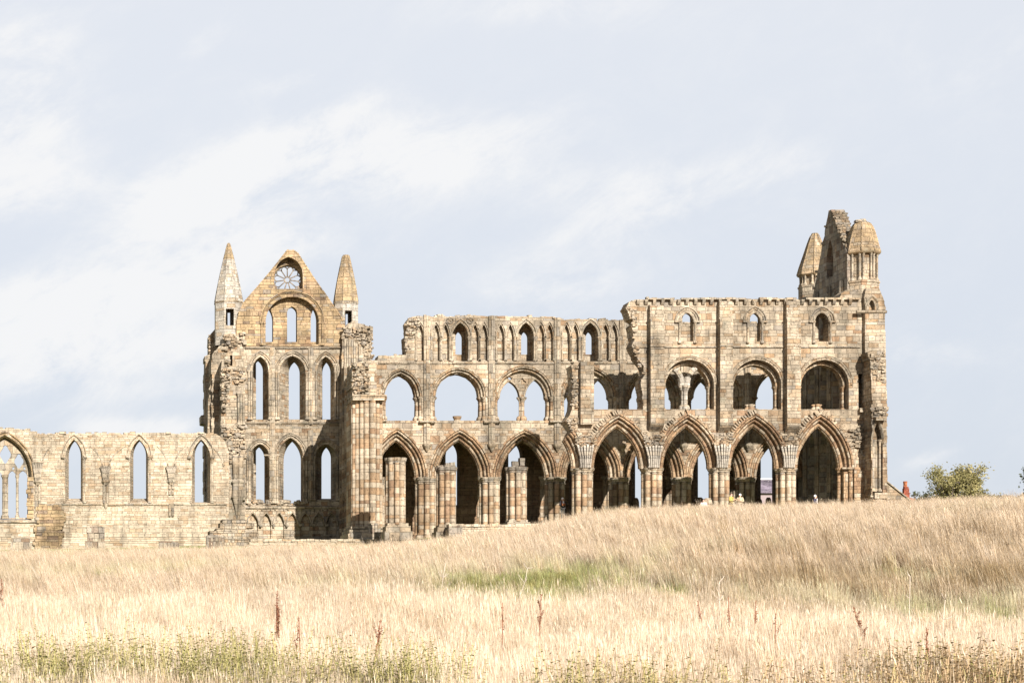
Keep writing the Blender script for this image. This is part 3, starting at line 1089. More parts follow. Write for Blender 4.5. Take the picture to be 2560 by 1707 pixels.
def turret(name, x, y, z_eave, z_ring, z_base, r, cone, flare, spire_mat, drum_mat, shafts=True):
    mb = MB()
    mb.stack([(p[0] * r, p[1] * r) for p in OCT], x, y, [(1.05, z_base), (1.05, z_ring), (1.10, z_ring + 0.05), (1.10, z_ring + 0.18), (0.86, z_ring + 0.26), (0.86, z_eave)])
    d = mb.build(name, drum_mat, abbey)
    if shafts:
        mb = MB()
        for k in range(8):
            a = R(22.5) + k * R(45)
            for da in (-0.12, 0.12):
                shaft(mb, x + (r * 0.92) * math.cos(a + da), y + r * 0.92 * math.sin(a + da), z_ring + 0.2, z_eave - 0.05, 0.08, n=6)
        mb.build('colonnettes', M_TRIM, d)
    mc = MB()
    mc.stack([(p[0] * r, p[1] * r) for p in OCT], x, y, [(0.95, z_eave - 0.2), (1.1, z_eave - 0.12), (1.16, z_eave - 0.04)] + [(k, z) for k, z in cone], top=True, bottom=True)
    for k in range(8):       # ridge rolls
        a = R(22.5) + k * R(45)
        mc.tube([(x + r * q * 1.0 * math.cos(a), y + r * q * math.sin(a), z) for q, z in cone], 0.055, 0.04, 5)
    mc.build('spire', spire_mat, d)
    return d


def east_end():
    # gable wall running back from us: built in the Y-Z plane
    X0, X1 = 61.45, 62.5
    pk = (164.3, 33.4)
    out = [(160.8, 8.0), (160.8, 28.5)]
    n = 14
    for k in range(n + 1):
        q = k / n
        out.append((160.9 + (pk[0] - 0.2 - 160.9) * q + rnd.uniform(-0.12, 0.12), 29.6 + (pk[1] - 29.6) * q + rnd.uniform(-0.1, 0.1)))
    out.append((pk[0] + 0.2, pk[1]))
    for k in range(n + 1):
        q = k / n
        out.append((pk[0] + 0.2 + (168.1 - pk[0] - 0.2) * q + rnd.uniform(-0.12, 0.12), pk[1] - (pk[1] - 27.2) * q + rnd.uniform(-0.1, 0.1)))
    out.append((171.2, 27.0))
    out.append((171.2, 8.0))
    holes = []
    for zs, za, zl in ((14.5, 16.6, 10.8), (20.2, 22.3, 17.9), (25.2, 26.8, 23.6)):
        for yc in (163.0, 165.6, 168.2):
            a = Arch(yc - 0.75, yc + 0.75, zs, za, zl)
            b = Arch(yc - 0.40, yc + 0.40, zs, za - 0.5, zl + 0.1)
            holes.append(dict(F=a.loop(0, 6), B=b.loop(0, 6), d=X1 - X0))
    a = Arch(164.3 - 0.7, 164.3 + 0.7, 29.4, 31.2, 28.2)
    holes.append(dict(F=a.loop(0, 6), B=a.loop(0, 6), d=0.5, cap=True))
    mb = MB()
    mb.wall(out, 0.0, X1 - X0, holes)
    # swap axes: (y, depth, z) -> (X0 + depth, y, z)
    mb.v = [(X0 + v[1], v[0], v[2]) for v in mb.v]
    w = mb.build('gable_wall', M_DARKST, abbey)  # shade of the inner face put into a darker stone colour
    w['label'] = 'east gable seen edge on between two turrets'
    mb = MB()
    for yc, dz in ((161.7, 0), (164.3, 0), (166.9, 0), (169.5, 0)):
        for dy in (-0.2, 0, 0.2):
            mb.stack(circ(0.11, 7), X0 - 0.06 - (0.08 if dy == 0 else 0), yc + dy, [(1, 9), (1, 27.5)])
    mb.build('wall_shaft', M_TRIM, w)
    mb = MB()
    for k in range(170):
        q = rnd.random()
        y = 161.0 + 2.9 * q
        mb.rock(rnd.uniform(X0 + 0.1, X1 - 0.1), y, 29.7 + (pk[1] - 29.9) * q + rnd.uniform(-0.02, 0.06), rnd.uniform(0.25, 0.6), rnd.uniform(0.2, 0.4), rnd.uniform(0.12, 0.22), tilt=0.1)
    for k in range(50):
        q = rnd.random()
        mb.rock(rnd.uniform(X0 + 0.05, X1 - 0.1), 168.0 - 3.5 * q, 27.3 + (pk[1] - 27.5) * q + rnd.uniform(-0.02, 0.06), rnd.uniform(0.25, 0.6), rnd.uniform(0.2, 0.4), rnd.uniform(0.12, 0.22), tilt=0.1)
    mb.build('broken_masonry', M_RUBBLE, w)
    # near corner turret
    pl = Pl(161.2)
    x = pl.x(2155)
    r = 1.17
    ze = pl.z(634)
    cone = [(1.14, ze), (1.05, ze + 0.4), (0.93, ze + 1.0), (0.79, ze + 1.6), (0.66, ze + 2.0), (0.52, ze + 2.25), (0.36, ze + 2.36)]
    d = turret('corner_turret', x, 161.2, ze, pl.z(712), pl.z(790), r, cone, 1.1, M_SPIRE2, M_CHOIR)
    d['label'] = 'nearer turret with stubby cut-off spire and ringed drum'
    mb = MB()
    mb.stack(circ(0.3, 8), x + 0.05, 161.2, [(1.0, ze + 2.34), (0.95, ze + 2.5), (0.7, ze + 2.62)])
    mb.rock(x - 0.4, 161.0, ze + 2.42, 0.5, 0.5, 0.2)
    mb.build('finial_stump', M_TRIM, d)
    pl = Pl(171.0)
    x = pl.x(2037)
    ze = pl.z(687)
    cone = [(1.14, ze), (1.0, ze + 0.6), (0.75, ze + 1.5), (0.48, ze + 2.5), (0.30, ze + 3.1), (0.16, ze + 3.35)]
    d = turret('corner_turret', x, 171.0, ze, pl.z(722), pl.z(1330), 1.2, cone, 1.1, M_SPIRE2, M_CHOIR)
    d['label'] = 'farther turret with conical spire, half in shade'
    # south-east corner buttress, ragged, in two stages
    pl = Pl(159.6)
    mb = MB()
    up = jag([(2164, 1000), (2163, 880), (2163, 776)], 14, 0.8) + jag([(2163, 776), (2160, 745), (2165, 722), (2196, 716), (2203, 733), (2215, 768), (2213, 780)], 12, 1.0)[1:] + jag([(2213, 780), (2214, 900), (2217, 1000), (2218, 1300)], 12, 1.0)[1:]
    niche = pl.arch(2172, 2187, 766, 749, 775)
    mb.wall(pl.pts(up + [(2164, 1300)]), 159.6, 2.6, [dict(F=niche.loop(0, 6), B=niche.loop(0, 6), d=0.4, cap=True)])
    b = mb.build('buttress', M_CHOIR, abbey)
    b['label'] = 'tall corner buttress at the east end'
    string_course(b, pl, 2140, 2217, 777, 159.58, 0.18, 0.14)
    mb = MB()
    arch_ring(mb, 159.6, niche, [(0.30, 0.02), (0.30, -0.12), (0.2, -0.14), (0.12, -0.04), (0.0, 0.04)], 7, legs=True)
    mb.build('niche_hood', M_TRIM, b)
    pl = Pl(158.5)
    lo = jag([(2178, 1300), (2180, 1000), (2178, 930), (2173, 900), (2170, 880)], 8, 1.8) + jag([(2170, 880), (2190, 874), (2206, 878), (2214, 890)], 6, 2)[1:] + jag([(2214, 890), (2217, 1000), (2219, 1300)], 10, 1.4)[1:]
    niche = pl.arch(2181, 2207, 1108, 1052, 1232)
    mb = MB()
    mb.wall(pl.pts(lo), 158.5, 1.3, [dict(F=niche.loop(0, 7), B=niche.loop(-0.08, 7), d=0.55, cap=True)])
    b2 = mb.build('buttress', M_CHOIR, abbey)
    b2['label'] = 'ragged lower stage of the corner buttress with a blind lancet'
    mb = MB()
    arch_ring(mb, 158.5, niche, [(0.14, 0.02), (0.14, -0.12), (0.05, -0.12), (-0.05, 0.05)], 8)
    for q, dd in ((2184, 0.1), (2190, 0.32), (2196, 0.42), (2202, 0.2)):
        shaft(mb, pl.x(q), 158.5 + dd, pl.z(1228), pl.z(1098), 0.085)
    mb.box(pl.x(2184), pl.x(2210), 158.0, 158.6, pl.z(1052), pl.z(1044))
    mb.box(pl.x(2182), pl.x(2214), 158.1, 158.6, pl.z(1246), pl.z(1232))
    mb.build('niche_hood', M_TRIM, b2)
    rubble(b2, pl, [(2174, 886), (2212, 882), (2212, 960), (2182, 940)], 158.5, 46, (0.2, 0.5), (0.05, 0.25))
    rubble(b2, pl, [(2178, 1020), (2216, 1016), (2216, 1044), (2182, 1050)], 158.5, 22, (0.25, 0.6), (0.05, 0.3))
    rubble(b2, pl, [(2176, 1238), (2218, 1238), (2218, 1290), (2176, 1290)], 158.5, 24, (0.3, 0.6), (0.1, 0.5))
    # thin wall panel between the corner buttress and the last bay
    pl = Pl(159.8)
    mb = MB()
    mb.wall(pl.pts([(2136, 1300), (2136, 1172), (2166, 1172), (2166, 1300)]), 159.8, 0.3)
    mb.build('aisle_wall_stub', M_ARCH, abbey)


east_end()


# ------------------------------------------------------------------ choir north aisle: dark wall with lancets, vault over it
def north_aisle():
    pl, Y, t = AW, 175.0, 1.0
    out = pl.pts([(905, 1345), (905, 1082), (2010, 1082), (2010, 1345)])
    holes = []
    for k in range(1, 7):
        c = 970 + 157.0 * k + (0 if k < 3 else 3)
        sl = 1262 if k < 3 else 1300
        a = pl.arch(c - 22, c + 22, 1140, 1096, sl + 6)
        b = pl.back(t).arch(c - 13, c + 15, 1142, 1108, sl)
        holes.append(dict(F=a.loop(0, 7), B=b.loop(0, 7), d=t))
    mb = MB()
    mb.wall(out, Y, t, holes)
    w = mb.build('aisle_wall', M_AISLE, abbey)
    mb = MB()
    for k in range(7):
        c = 891 + 157.0 * k + 78
        mb.stack(lobed(0.4, 0.4, 4, 32), pl.x(c - 78), Y, [(1, pl.z(1345)), (1, pl.z(1200)), (1.3, pl.z(1195)), (1.3, pl.z(1190))])
    mb.build('wall_shaft', M_PIER, w)
    mb = MB()
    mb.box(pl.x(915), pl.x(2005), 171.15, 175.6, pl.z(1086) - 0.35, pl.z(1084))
    mb.box(62.0, 63.0, 171.2, 176.0, 7.0, 17.0)  # unseen end wall, added to close the aisle and keep it dark
    mb.build('aisle_vault_and_added_end', M_AISLE, abbey)


north_aisle()


# ------------------------------------------------------------------ crossing pier and transept
def crossing():
    pl, Y = Pl(167.6), 167.6
    mb = MB()
    z0, z1 = pl.z(1352), pl.z(995)
    for px, r, dy in ((886, 0.16, 0.5), (895.5, 0.16, 0.28), (906, 0.18, 0.12), (918, 0.22, 0.0), (933, 0.26, -0.05), (947, 0.17, 0.25), (956, 0.14, 0.5)):
        mb.stack(circ(r, 12), pl.x(px), Y + dy + 0.3, [(1.5, z0), (1.5, z0 + 0.3), (1.25, z0 + 0.5), (1, z0 + 0.6), (1, z1)], lobes=1)
    mb.box(pl.x(884), pl.x(958), Y + 0.55, Y + 4.0, z0, z1)
    w = mb.build('crossing_pier', M_PIER, abbey)
    w['label'] = 'tall banded cluster of shafts beside the transept'
    mb = MB()
    for k, (h0, h1, o) in enumerate(((1352, 1334, 0.5), (1334, 1324, 0.38), (1322, 1316, 0.25))):
        mb.box(pl.x(884) - o, pl.x(958) + o * 0.3, Y - o, Y + 4.0 - 0.1 * k, pl.z(h0), pl.z(h1))
    mb.build('plinth', M_TRIM, w)
    mb = MB()
    mb.box(pl.x(882), pl.x(962), Y + 0.0, Y + 4.0, pl.z(1000), pl.z(991))
    mb.box(pl.x(881), pl.x(966), Y - 0.1, Y + 4.0, pl.z(990), pl.z(987))
    mb.build('capital', M_TRIM, w)
    # torn masonry above
    out = jag([(884, 987), (886, 950), (883, 925), (892, 905)], 7, 3) + jag([(892, 905), (918, 900), (945, 902)], 7, 2)[1:] + [(945, 987)]
    mb = MB()
    mb.wall(pl.pts(out), Y + 0.7, 3.0)
    b = mb.build('broken_wall', M_CHOIR, abbey)
    rubble(b, pl, [(886, 908), (922, 904), (924, 985), (890, 985), (884, 940)], Y + 0.65, 150, (0.18, 0.5), (0.05, 0.5))
    # fragments of lower shafts at the foot
    mb = MB()
    for k, px in enumerate((922, 930, 938, 946)):
        mb.stack(circ(0.13, 9), pl.x(px), Y - 0.35, [(1.3, pl.z(1345)), (1, pl.z(1340)), (1, pl.z(1308 + 4 * (k % 2)))])
    mb.build('shaft_stumps', M_DARKST, w)


crossing()


def transept():
    pl, Y, t = TW, 181.0, 1.7
    s = pl.s
    gl = [(590, 866), (591, 800), (597, 782), (612, 754), (640, 722), (668, 689), (700, 650), (716, 630), (722, 625), (732, 625), (744, 633), (780, 689), (806, 726), (835, 767), (850, 790), (862, 812), (858, 866)]
    holes_g = []
    # gable: rose and round-headed recess
    ra = pl.arch(686, 757, 688, 642, 722)
    cx, cz, rr = pl.x(721.5), pl.z(695), 35.5 / s
    circle = [(cx + rr * math.sin(th), cz + rr * math.cos(th)) for th in [2 * math.pi * k / 36 for k in range(36)]]
    floor_z = pl.z(721)
    circle = [(p[0], max(p[1], floor_z)) for p in circle]
    holes_g.append(dict(F=ra.loop(0, 9), B=ra.loop(0, 9), d=0.75, cap=True, inner=[circle]))
    ba = pl.arch(664, 797, 806, 742, 861)
    inn = [pl.arch(665.5, 685, 798, 768, 852).loop(0, 6), pl.arch(720, 745, 780, 763, 852).loop(0, 6), pl.arch(779, 795.5, 798, 768, 852).loop(0, 6)]
    holes_g.append(dict(F=ba.loop(0, 14), B=ba.loop(0.0, 14), d=0.65, cap=True, inner=inn))
    mb = MB()
    mb.wall(pl.pts(gl), Y, 1.45, holes_g)
    g = mb.build('gable', M_GABLE, abbey)
    g['label'] = 'ochre transept gable with rose window and round-headed recess'
    # coping along the slopes
    mb = MB()
    for run in (gl[2:9], gl[9:16]):
        for (xa, ya), (xb, yb) in zip(run, run[1:]):
            A, B = Vector((pl.x(xa), 0, pl.z(ya))), Vector((pl.x(xb), 0, pl.z(yb)))
            L = (B - A).length
            n = max(1, int(L / 0.8))
            for k in range(n):
                a, b = A.lerp(B, k / n), A.lerp(B, (k + 0.97) / n)
                M = Matrix.Translation(a) @ Matrix.Rotation(-math.atan2((b - a).z, (b - a).x), 4, 'Y')
                mb.box(0, (b - a).length, Y - 0.03, Y + 1.48, -0.05, rnd.uniform(0.05, 0.10), M)
    mb.build('coping', M_GABLE, g)
    # rose tracery
    mb = MB()
    yy = Y + 0.95
    def arc_tube(cx_, cz_, r_, a0, a1, n, rad):
        mb.tube([(cx_ + r_ * math.sin(a0 + (a1 - a0) * k / n), yy, cz_ + r_ * math.cos(a0 + (a1 - a0) * k / n)) for k in range(n + 1)], rad, n=5)
    arc_tube(cx, cz, 7.2 / s, 0, 2 * math.pi, 16, 0.06)
    arc_tube(cx, cz, rr - 0.04, -2.35, 2.35, 30, 0.07)
    N = 11
    for k in range(N):
        a = 2 * math.pi * (k + 0.0) / N
        if math.cos(a) * 26 / s + cz < floor_z - 0.35 and False:
            continue
        r1 = 26 / s
        p0 = (cx + 7.5 / s * math.sin(a), yy, cz + 7.5 / s * math.cos(a))
        p1 = (cx + r1 * math.sin(a), yy, cz + r1 * math.cos(a))
        if p1[2] < floor_z:
            q = (p0[2] - floor_z) / (p0[2] - p1[2])
            p1 = (p0[0] + (p1[0] - p0[0]) * q, yy, floor_z)
            mb.tube([p0, p1], 0.05, n=5)
            continue
        mb.tube([p0, p1], 0.05, n=5)
        for sg in (-1, 1):
            b_ = a + sg * 0.16
            p2 = (cx + (r1 + 0.12) * math.sin(a + sg * 0.05), yy, cz + (r1 + 0.12) * math.cos(a + sg * 0.05))
            p3 = (cx + (rr - 0.1) * math.sin(a + sg * 0.19), yy, max(floor_z, cz + (rr - 0.1) * math.cos(a + sg * 0.19)))
            p4 = (cx + (rr - 0.03) * math.sin(a + sg * 0.285), yy, max(floor_z, cz + (rr - 0.03) * math.cos(a + sg * 0.285)))
            mb.tube([p1, p2, p3, p4], 0.05, n=5)
    mb.build('rose_window', M_DARKST, g)
    mb = MB()
    prof = [(0.46, 0.02), (0.50, -0.14), (0.42, -0.15)] + roll(0.40, 0.22, -0.02, 0.02, 0.09) + [(0.20, 0.12)] + roll(0.18, 0.0, 0.12, 0.16, 0.08) + [(0.0, 0.3)]
    arch_ring(mb, Y, ba, prof, 16)
    for q, dd in ((654, -0.05), (660, 0.06), (800, 0.06), (806, -0.05)):
        shaft(mb, pl.x(q), Y + dd, pl.z(863), pl.z(806), 0.09)
    mb.build('arch_moulding', M_GABLE, g)
    mb = MB()
    arch_ring(mb, Y, ra, [(0.1, 0.02), (0.1, -0.05), (0.0, -0.05), (0.0, 0.1)], 10, legs=True)
    mb.build('window_hood', M_GABLE, g)

    # main wall with two tiers of lancets
    out = jag([(520, 1360), (520, 1000), (536, 890), (590, 866)], 9, 1.5) + [(858, 866)] + [(872, 866), (872, 1360)]
    holes, hoods = [], []
    T2 = [((631, 671, 926, 891, 1049), (633, 657, 928, 903, 1048)), ((699, 764, 930, 889, 1049), (722, 749, 934, 906, 1048)), ((793, 836, 928, 891, 1049), (806, 826, 932, 907, 1048))]
    T1 = [((627, 673, 1140, 1109, 1258), (634, 661, 1146, 1118, 1256)), ((696, 757, 1140, 1094, 1258), (709, 752, 1152, 1104, 1257)), ((789, 841, 1140, 1110, 1250), (804, 827, 1146, 1119, 1246))]
    for f, b in T2 + T1:
        fa, ba_ = pl.arch(*f), pl.back(t).arch(*b)
        holes.append(dict(F=fa.loop(0, 8), B=ba_.loop(0, 8), d=t))
        hoods.append(fa)
    blind = []
    for k in range(7):
        c = 632 + 32.8 * k
        a = pl.arch(c - 13, c + 13, 1312, 1283, 1345)
        holes.append(dict(F=a.loop(0, 5), B=a.loop(0, 5), d=0.2, cap=True))
        blind.append(a)
    mb = MB()
    mb.wall(pl.pts(out), Y + 0.02, t, holes)
    w = mb.build('transept_wall', M_PALE, abbey)
    w['label'] = 'transept end wall with two tiers of tall lancets, half in shadow'
    for i, a in enumerate(hoods):
        mb = MB()
        prof = [(0.44, 0.03), (0.46, -0.14), (0.36, -0.15)] + roll(0.34, 0.18, -0.02, 0.0, 0.08) + [(0.17, 0.05)] + roll(0.15, 0.0, 0.05, 0.1, 0.07) + [(0.0, 0.25)]
        arch_ring(mb, Y, a, prof, 9)
        for sx in (-1, 1):
            for q, dd in ((0.10, 0.0), (0.30, -0.07)):
                shaft(mb, a.cx + sx * (a.w + q), Y + dd, a.zsill, a.zs, 0.085, n=7)
        mb.build('window_hood', M_TRIM, w)
    for a in blind:
        mb = MB()
        arch_ring(mb, Y, a, [(0.12, 0.03), (0.12, -0.14), (0.02, -0.14), (0.0, 0.05)], 6)
        mb.rock(a.cx - a.w, Y - 0.1, a.zs - 0.05, 0.24, 0.3, 0.3)
        mb.build('blind_arch', M_TRIM, w)
    mb = MB()
    for c in (649, 682, 715, 748, 780, 812):
        x, z = pl.x(c), pl.z(1276)
        mb.tube([(x + 0.22 * math.cos(q), Y - 0.03, z + 0.22 * math.sin(q)) for q in [math.pi * k / 6 for k in range(7)]], 0.05, n=5)
    mb.build('carved_spandrels', M_TRIM, w)
    for px, a_, b_ in ((681, 868, 1250), (777, 868, 1060), (776, 1075, 1250)):
        wall_shaft(w, pl, px, a_, b_, Y - 0.02, 0.1, corbel=False)
    string_course(w, pl, 592, 858, 868, Y, 0.16, 0.14)
    string_course(w, pl, 606, 860, 1056, Y, 0.18, 0.14)
    string_course(w, pl, 606, 860, 1266, Y, 0.2, 0.14)
    string_course(w, pl, 660, 700, 1136, Y, 0.12, 0.1)
    string_course(w, pl, 757, 790, 1136, Y, 0.12, 0.1)
    rubble(w, pl, [(620, 1250), (760, 1250), (760, 1262), (620, 1262)], Y, 26, (0.3, 0.8), (0.05, 0.3))

    # stair turrets with spires
    def stair(px0, px1, py_eave, py_bot, tip, slot, tipw, mats, yc):
        pz = pl
        r = (px1 - px0) / 2 / s / math.cos(R(22.5)) * 1.0
        x = pl.x((px0 + px1) / 2)
        ze, zb = pl.z(py_eave), pl.z(py_bot)
        mb = MB()
        P = [(x + r * p[0], yc + r * p[1]) for p in OCT]
        sx0, sx1, sy0, sy1 = slot
        za, zb2 = pl.z(sy1), pl.z(sy0)
        for k in range(8):
            A, B = P[k], P[(k + 1) % 8]
            ym = (A[1] + B[1]) / 2 - yc
            horizontal = abs(A[1] - B[1]) < 1e-6
            if horizontal:
                y = A[1]
                lo, hi = min(A[0], B[0]), max(A[0], B[0])
                if ym < 0:
                    q0, q1 = max(lo + 0.04, pl.x(sx0)), min(hi - 0.04, pl.x(sx1))
                else:
                    m_ = pl.x((sx0 + sx1) / 2) + 0.1
                    q0, q1 = m_ - 0.12, m_ + 0.12
                hole = [(q0, za), (q0, zb2), (q1, zb2), (q1, za)]
                sg = 1 if ym < 0 else -1
                mb.cap([[(lo, zb), (lo, ze), (hi, ze), (hi, zb)], hole], y)
                mb.strip([(p[0], y, p[1]) for p in hole], [(p[0], y + sg * 0.4, p[1]) for p in hole], closed=True)
                mb.cap([[(lo, zb), (lo, ze), (hi, ze), (hi, zb)], hole], y + sg * 0.4)
            else:
                mb.face([(A[0], A[1], zb), (B[0], B[1], zb), (B[0], B[1], ze), (A[0], A[1], ze)], [(0 + k * 1.3, zb), (0.9 + k * 1.3, zb), (0.9 + k * 1.3, ze), (k * 1.3, ze)])
        d = mb.build('stair_turret', mats[0], abbey)
        mb = MB()
        mb.stack([(p[0] * r, p[1] * r) for p in OCT], x, yc, [(0.95, ze - 0.16), (1.03, ze - 0.1), (1.05, ze), (1.0, ze + 0.08)], bottom=True)
        mb.stack([(p[0] * r, p[1] * r) for p in OCT], x, yc, [(1.0, ze - 1.75 * 0 + zb - ze + (ze - zb) * 0.26), (1.05, zb + (ze - zb) * 0.28), (1.0, zb + (ze - zb) * 0.32)], top=False) if False else None
        mb.build('eaves_ring', M_TRIM, d)
        zt = pl.z(tip)
        H = zt - ze
        split = mats[3]
        tw = tipw / s / 2 / r
        lv = []
        for q in (0.02, 0.25, 0.5, 0.72, 0.9, 0.97, 1.0):
            k = 1.02 + (tw - 1.02) * q + (0.05 * math.sin(q * math.pi))
            if q == 1.0:
                k = tw * 0.75
            lv.append((k, ze + H * q))
        mc = MB()
        sp = [l for l in lv if (l[1] - ze) / H <= split + 1e-6]
        rest = [l for l in lv if (l[1] - ze) / H >= split - 1e-6]
        foot = [(p[0] * r, p[1] * r) for p in OCT]
        mc.stack(foot, x, yc, [(1.02, ze + 0.0)] + sp, top=True)
        for k in range(8):
            a = R(22.5) + k * R(45)
            mc.tube([(x + r * q * math.cos(a), yc + r * q * math.sin(a), z) for q, z in sp], 0.045, 0.04, 5)
        o1 = mc.build('spire', mats[1], d)
        if len(rest) > 1:
            mc = MB()
            mc.stack(foot, x, yc, rest)
            for k in range(8):
                a = R(22.5) + k * R(45)
                mc.tube([(x + r * q * math.cos(a), yc + r * q * math.sin(a), z) for q, z in rest], 0.04, 0.03, 5)
            mc.build('spire_tip', mats[2], d)
        return d

    d1 = stair(541, 609, 751, 860, 601, (565, 585, 771, 813), 6, (M_SPIRE, M_SPIRE, M_SPIRE2, 0.72), Y + 1.3)
    d1['label'] = 'left stair turret with a tall sharp pale spire'
    d2 = stair(841, 899, 752, 860, 631, (864, 881, 775, 811), 17, (M_SPIRE, M_SPIRE, M_SPIRE2, 0.02 + 0.0), Y + 1.3)
    d2['label'] = 'right stair turret with a blunt golden spire'

    # ragged wall below the right turret
    mb = MB()
    o = jag([(852, 910), (852, 840), (866, 812)], 6, 2) + jag([(866, 812), (880, 806), (905, 812), (930, 822)], 6, 2.5)[1:] + jag([(930, 822), (928, 860), (926, 900), (935, 915)], 8, 2)[1:] + [(935, 1350), (852, 1350)]
    mb.wall(pl.pts(o), Y - 0.6, 2.8)
    b = mb.build('broken_wall', M_PALE, abbey)
    rubble(b, pl, [(856, 818), (928, 822), (926, 850), (905, 870), (880, 850), (860, 850)], Y - 0.6, 70, (0.2, 0.55), (0.05, 0.6))
    rubble(b, pl, [(902, 850), (928, 850), (928, 905), (908, 905)], Y - 0.6, 34, (0.2, 0.5), (0.03, 0.2))
    mb = MB()
    for q in (860, 866, 871, 877, 883, 888):
        mb.stack(circ(0.1, 7), pl.x(q), Y - 0.66 - 0.1 * (q % 2), [(1, pl.z(1345)), (1, pl.z(858)), (1.6, pl.z(852)), (1.7, pl.z(849))])
    mb.box(pl.x(894), pl.x(903), Y - 0.75, Y - 0.55, pl.z(905), pl.z(862))
    mb.build('wall_shaft', M_TRIM, b)
    # transept east wall, seen almost edge on: casts the big shadow
    mb = MB()
    X0 = pl.x(853)
    zt = [23.2, 23.0, 22.0, 22.6, 21.8, 22.4, 22.2]
    for k in range(6):
        ya = 171.0 + k * 1.6
        mb.box(X0 + rnd.uniform(-0.04, 0.04), X0 + 1.7, ya, ya + 1.6, 8.0, zt[6 - k] + rnd.uniform(-0.3, 0.3))
    for k in range(7):
        ya = 171.6 + k * 1.5
        mb.stack(circ(0.16, 8), X0 - 0.05, ya, [(1, 8.0), (1, 21.3)])
    w2 = mb.build('transept_side_wall', M_CHOIR, abbey)

    # ragged stump of the transept west wall
    p2 = Pl(178.6)
    o = jag([(551, 1355), (552, 1090), (556, 960), (552, 930), (556, 900), (572, 878)], 7, 2.2) + jag([(572, 878), (590, 868), (606, 872)], 6, 2)[1:] + [(612, 880), (612, 1355)]
    slot = p2.pts([(575, 914), (575, 888), (581, 888), (581, 914)])
    mb = MB()
    mb.wall(p2.pts(o), 178.6, 2.6, [dict(F=slot, B=slot, d=0.8, cap=True)])
    b = mb.build('broken_wall', M_PALE, abbey)
    rubble(b, p2, [(553, 930), (574, 885), (572, 1000), (556, 1040)], 178.6, 60, (0.2, 0.5), (0.05, 0.5))
    rubble(b, p2, [(556, 1065), (612, 1060), (612, 1150), (575, 1160), (556, 1100)], 178.6, 110, (0.25, 0.7), (0.05, 0.5))
    rubble(b, p2, [(580, 920), (612, 920), (612, 965), (585, 960)], 178.6, 24, (0.25, 0.6), (0.1, 0.4))
    mb = MB()
    for q in (596, 602, 608):
        shaft(mb, p2.x(q), 178.45, p2.z(1062), p2.z(982), 0.1)
        shaft(mb, p2.x(q), 178.45, p2.z(1250), p2.z(1158), 0.11)
    mb.stack(lobed(0.75, 0.6, 6, 48), p2.x(594), 178.7, [(0.15, p2.z(1302)), (0.5, p2.z(1272)), (0.95, p2.z(1246)), (1.1, p2.z(1242)), (1.0, p2.z(1238)), (0.9, p2.z(1210)), (1.05, p2.z(1206)), (1.05, p2.z(1202)), (0.8, p2.z(1198)), (0.95, p2.z(1160)), (1.0, p2.z(1140))])
    mb.build('wall_shaft', M_TRIM, b)
    # flat-faced corner mass behind it
    p3 = Pl(183.4)
    o = jag([(512, 1340), (512, 1060), (503, 1058), (503, 1038), (513, 1036), (512, 960), (513, 890), (523, 886), (524, 838), (541, 818), (560, 814)], 10, 1.6) + [(640, 814), (640, 1340)]
    mb = MB()
    mb.wall(p3.pts(o), 183.4, 2.0)
    b = mb.build('broken_wall', M_PALE, abbey)
    rubble(b, p3, [(523, 838), (540, 830), (541, 880), (524, 884)], 183.4, 36, (0.15, 0.4), (0.05, 0.3))
    p4 = Pl(181.2)
    mb = MB()
    o = jag([(528, 1340), (528, 890), (545, 868), (575, 856), (575, 840), (610, 838)], 9, 2) + [(612, 1340)]
    mb.wall(p4.pts(o), 180.6, 2.6)
    b = mb.build('broken_wall', M_PALE, abbey)
    rubble(b, p4, [(560, 842), (610, 830), (612, 866), (575, 880), (556, 876)], 180.6, 44, (0.2, 0.55), (0.05, 0.5))


transept()


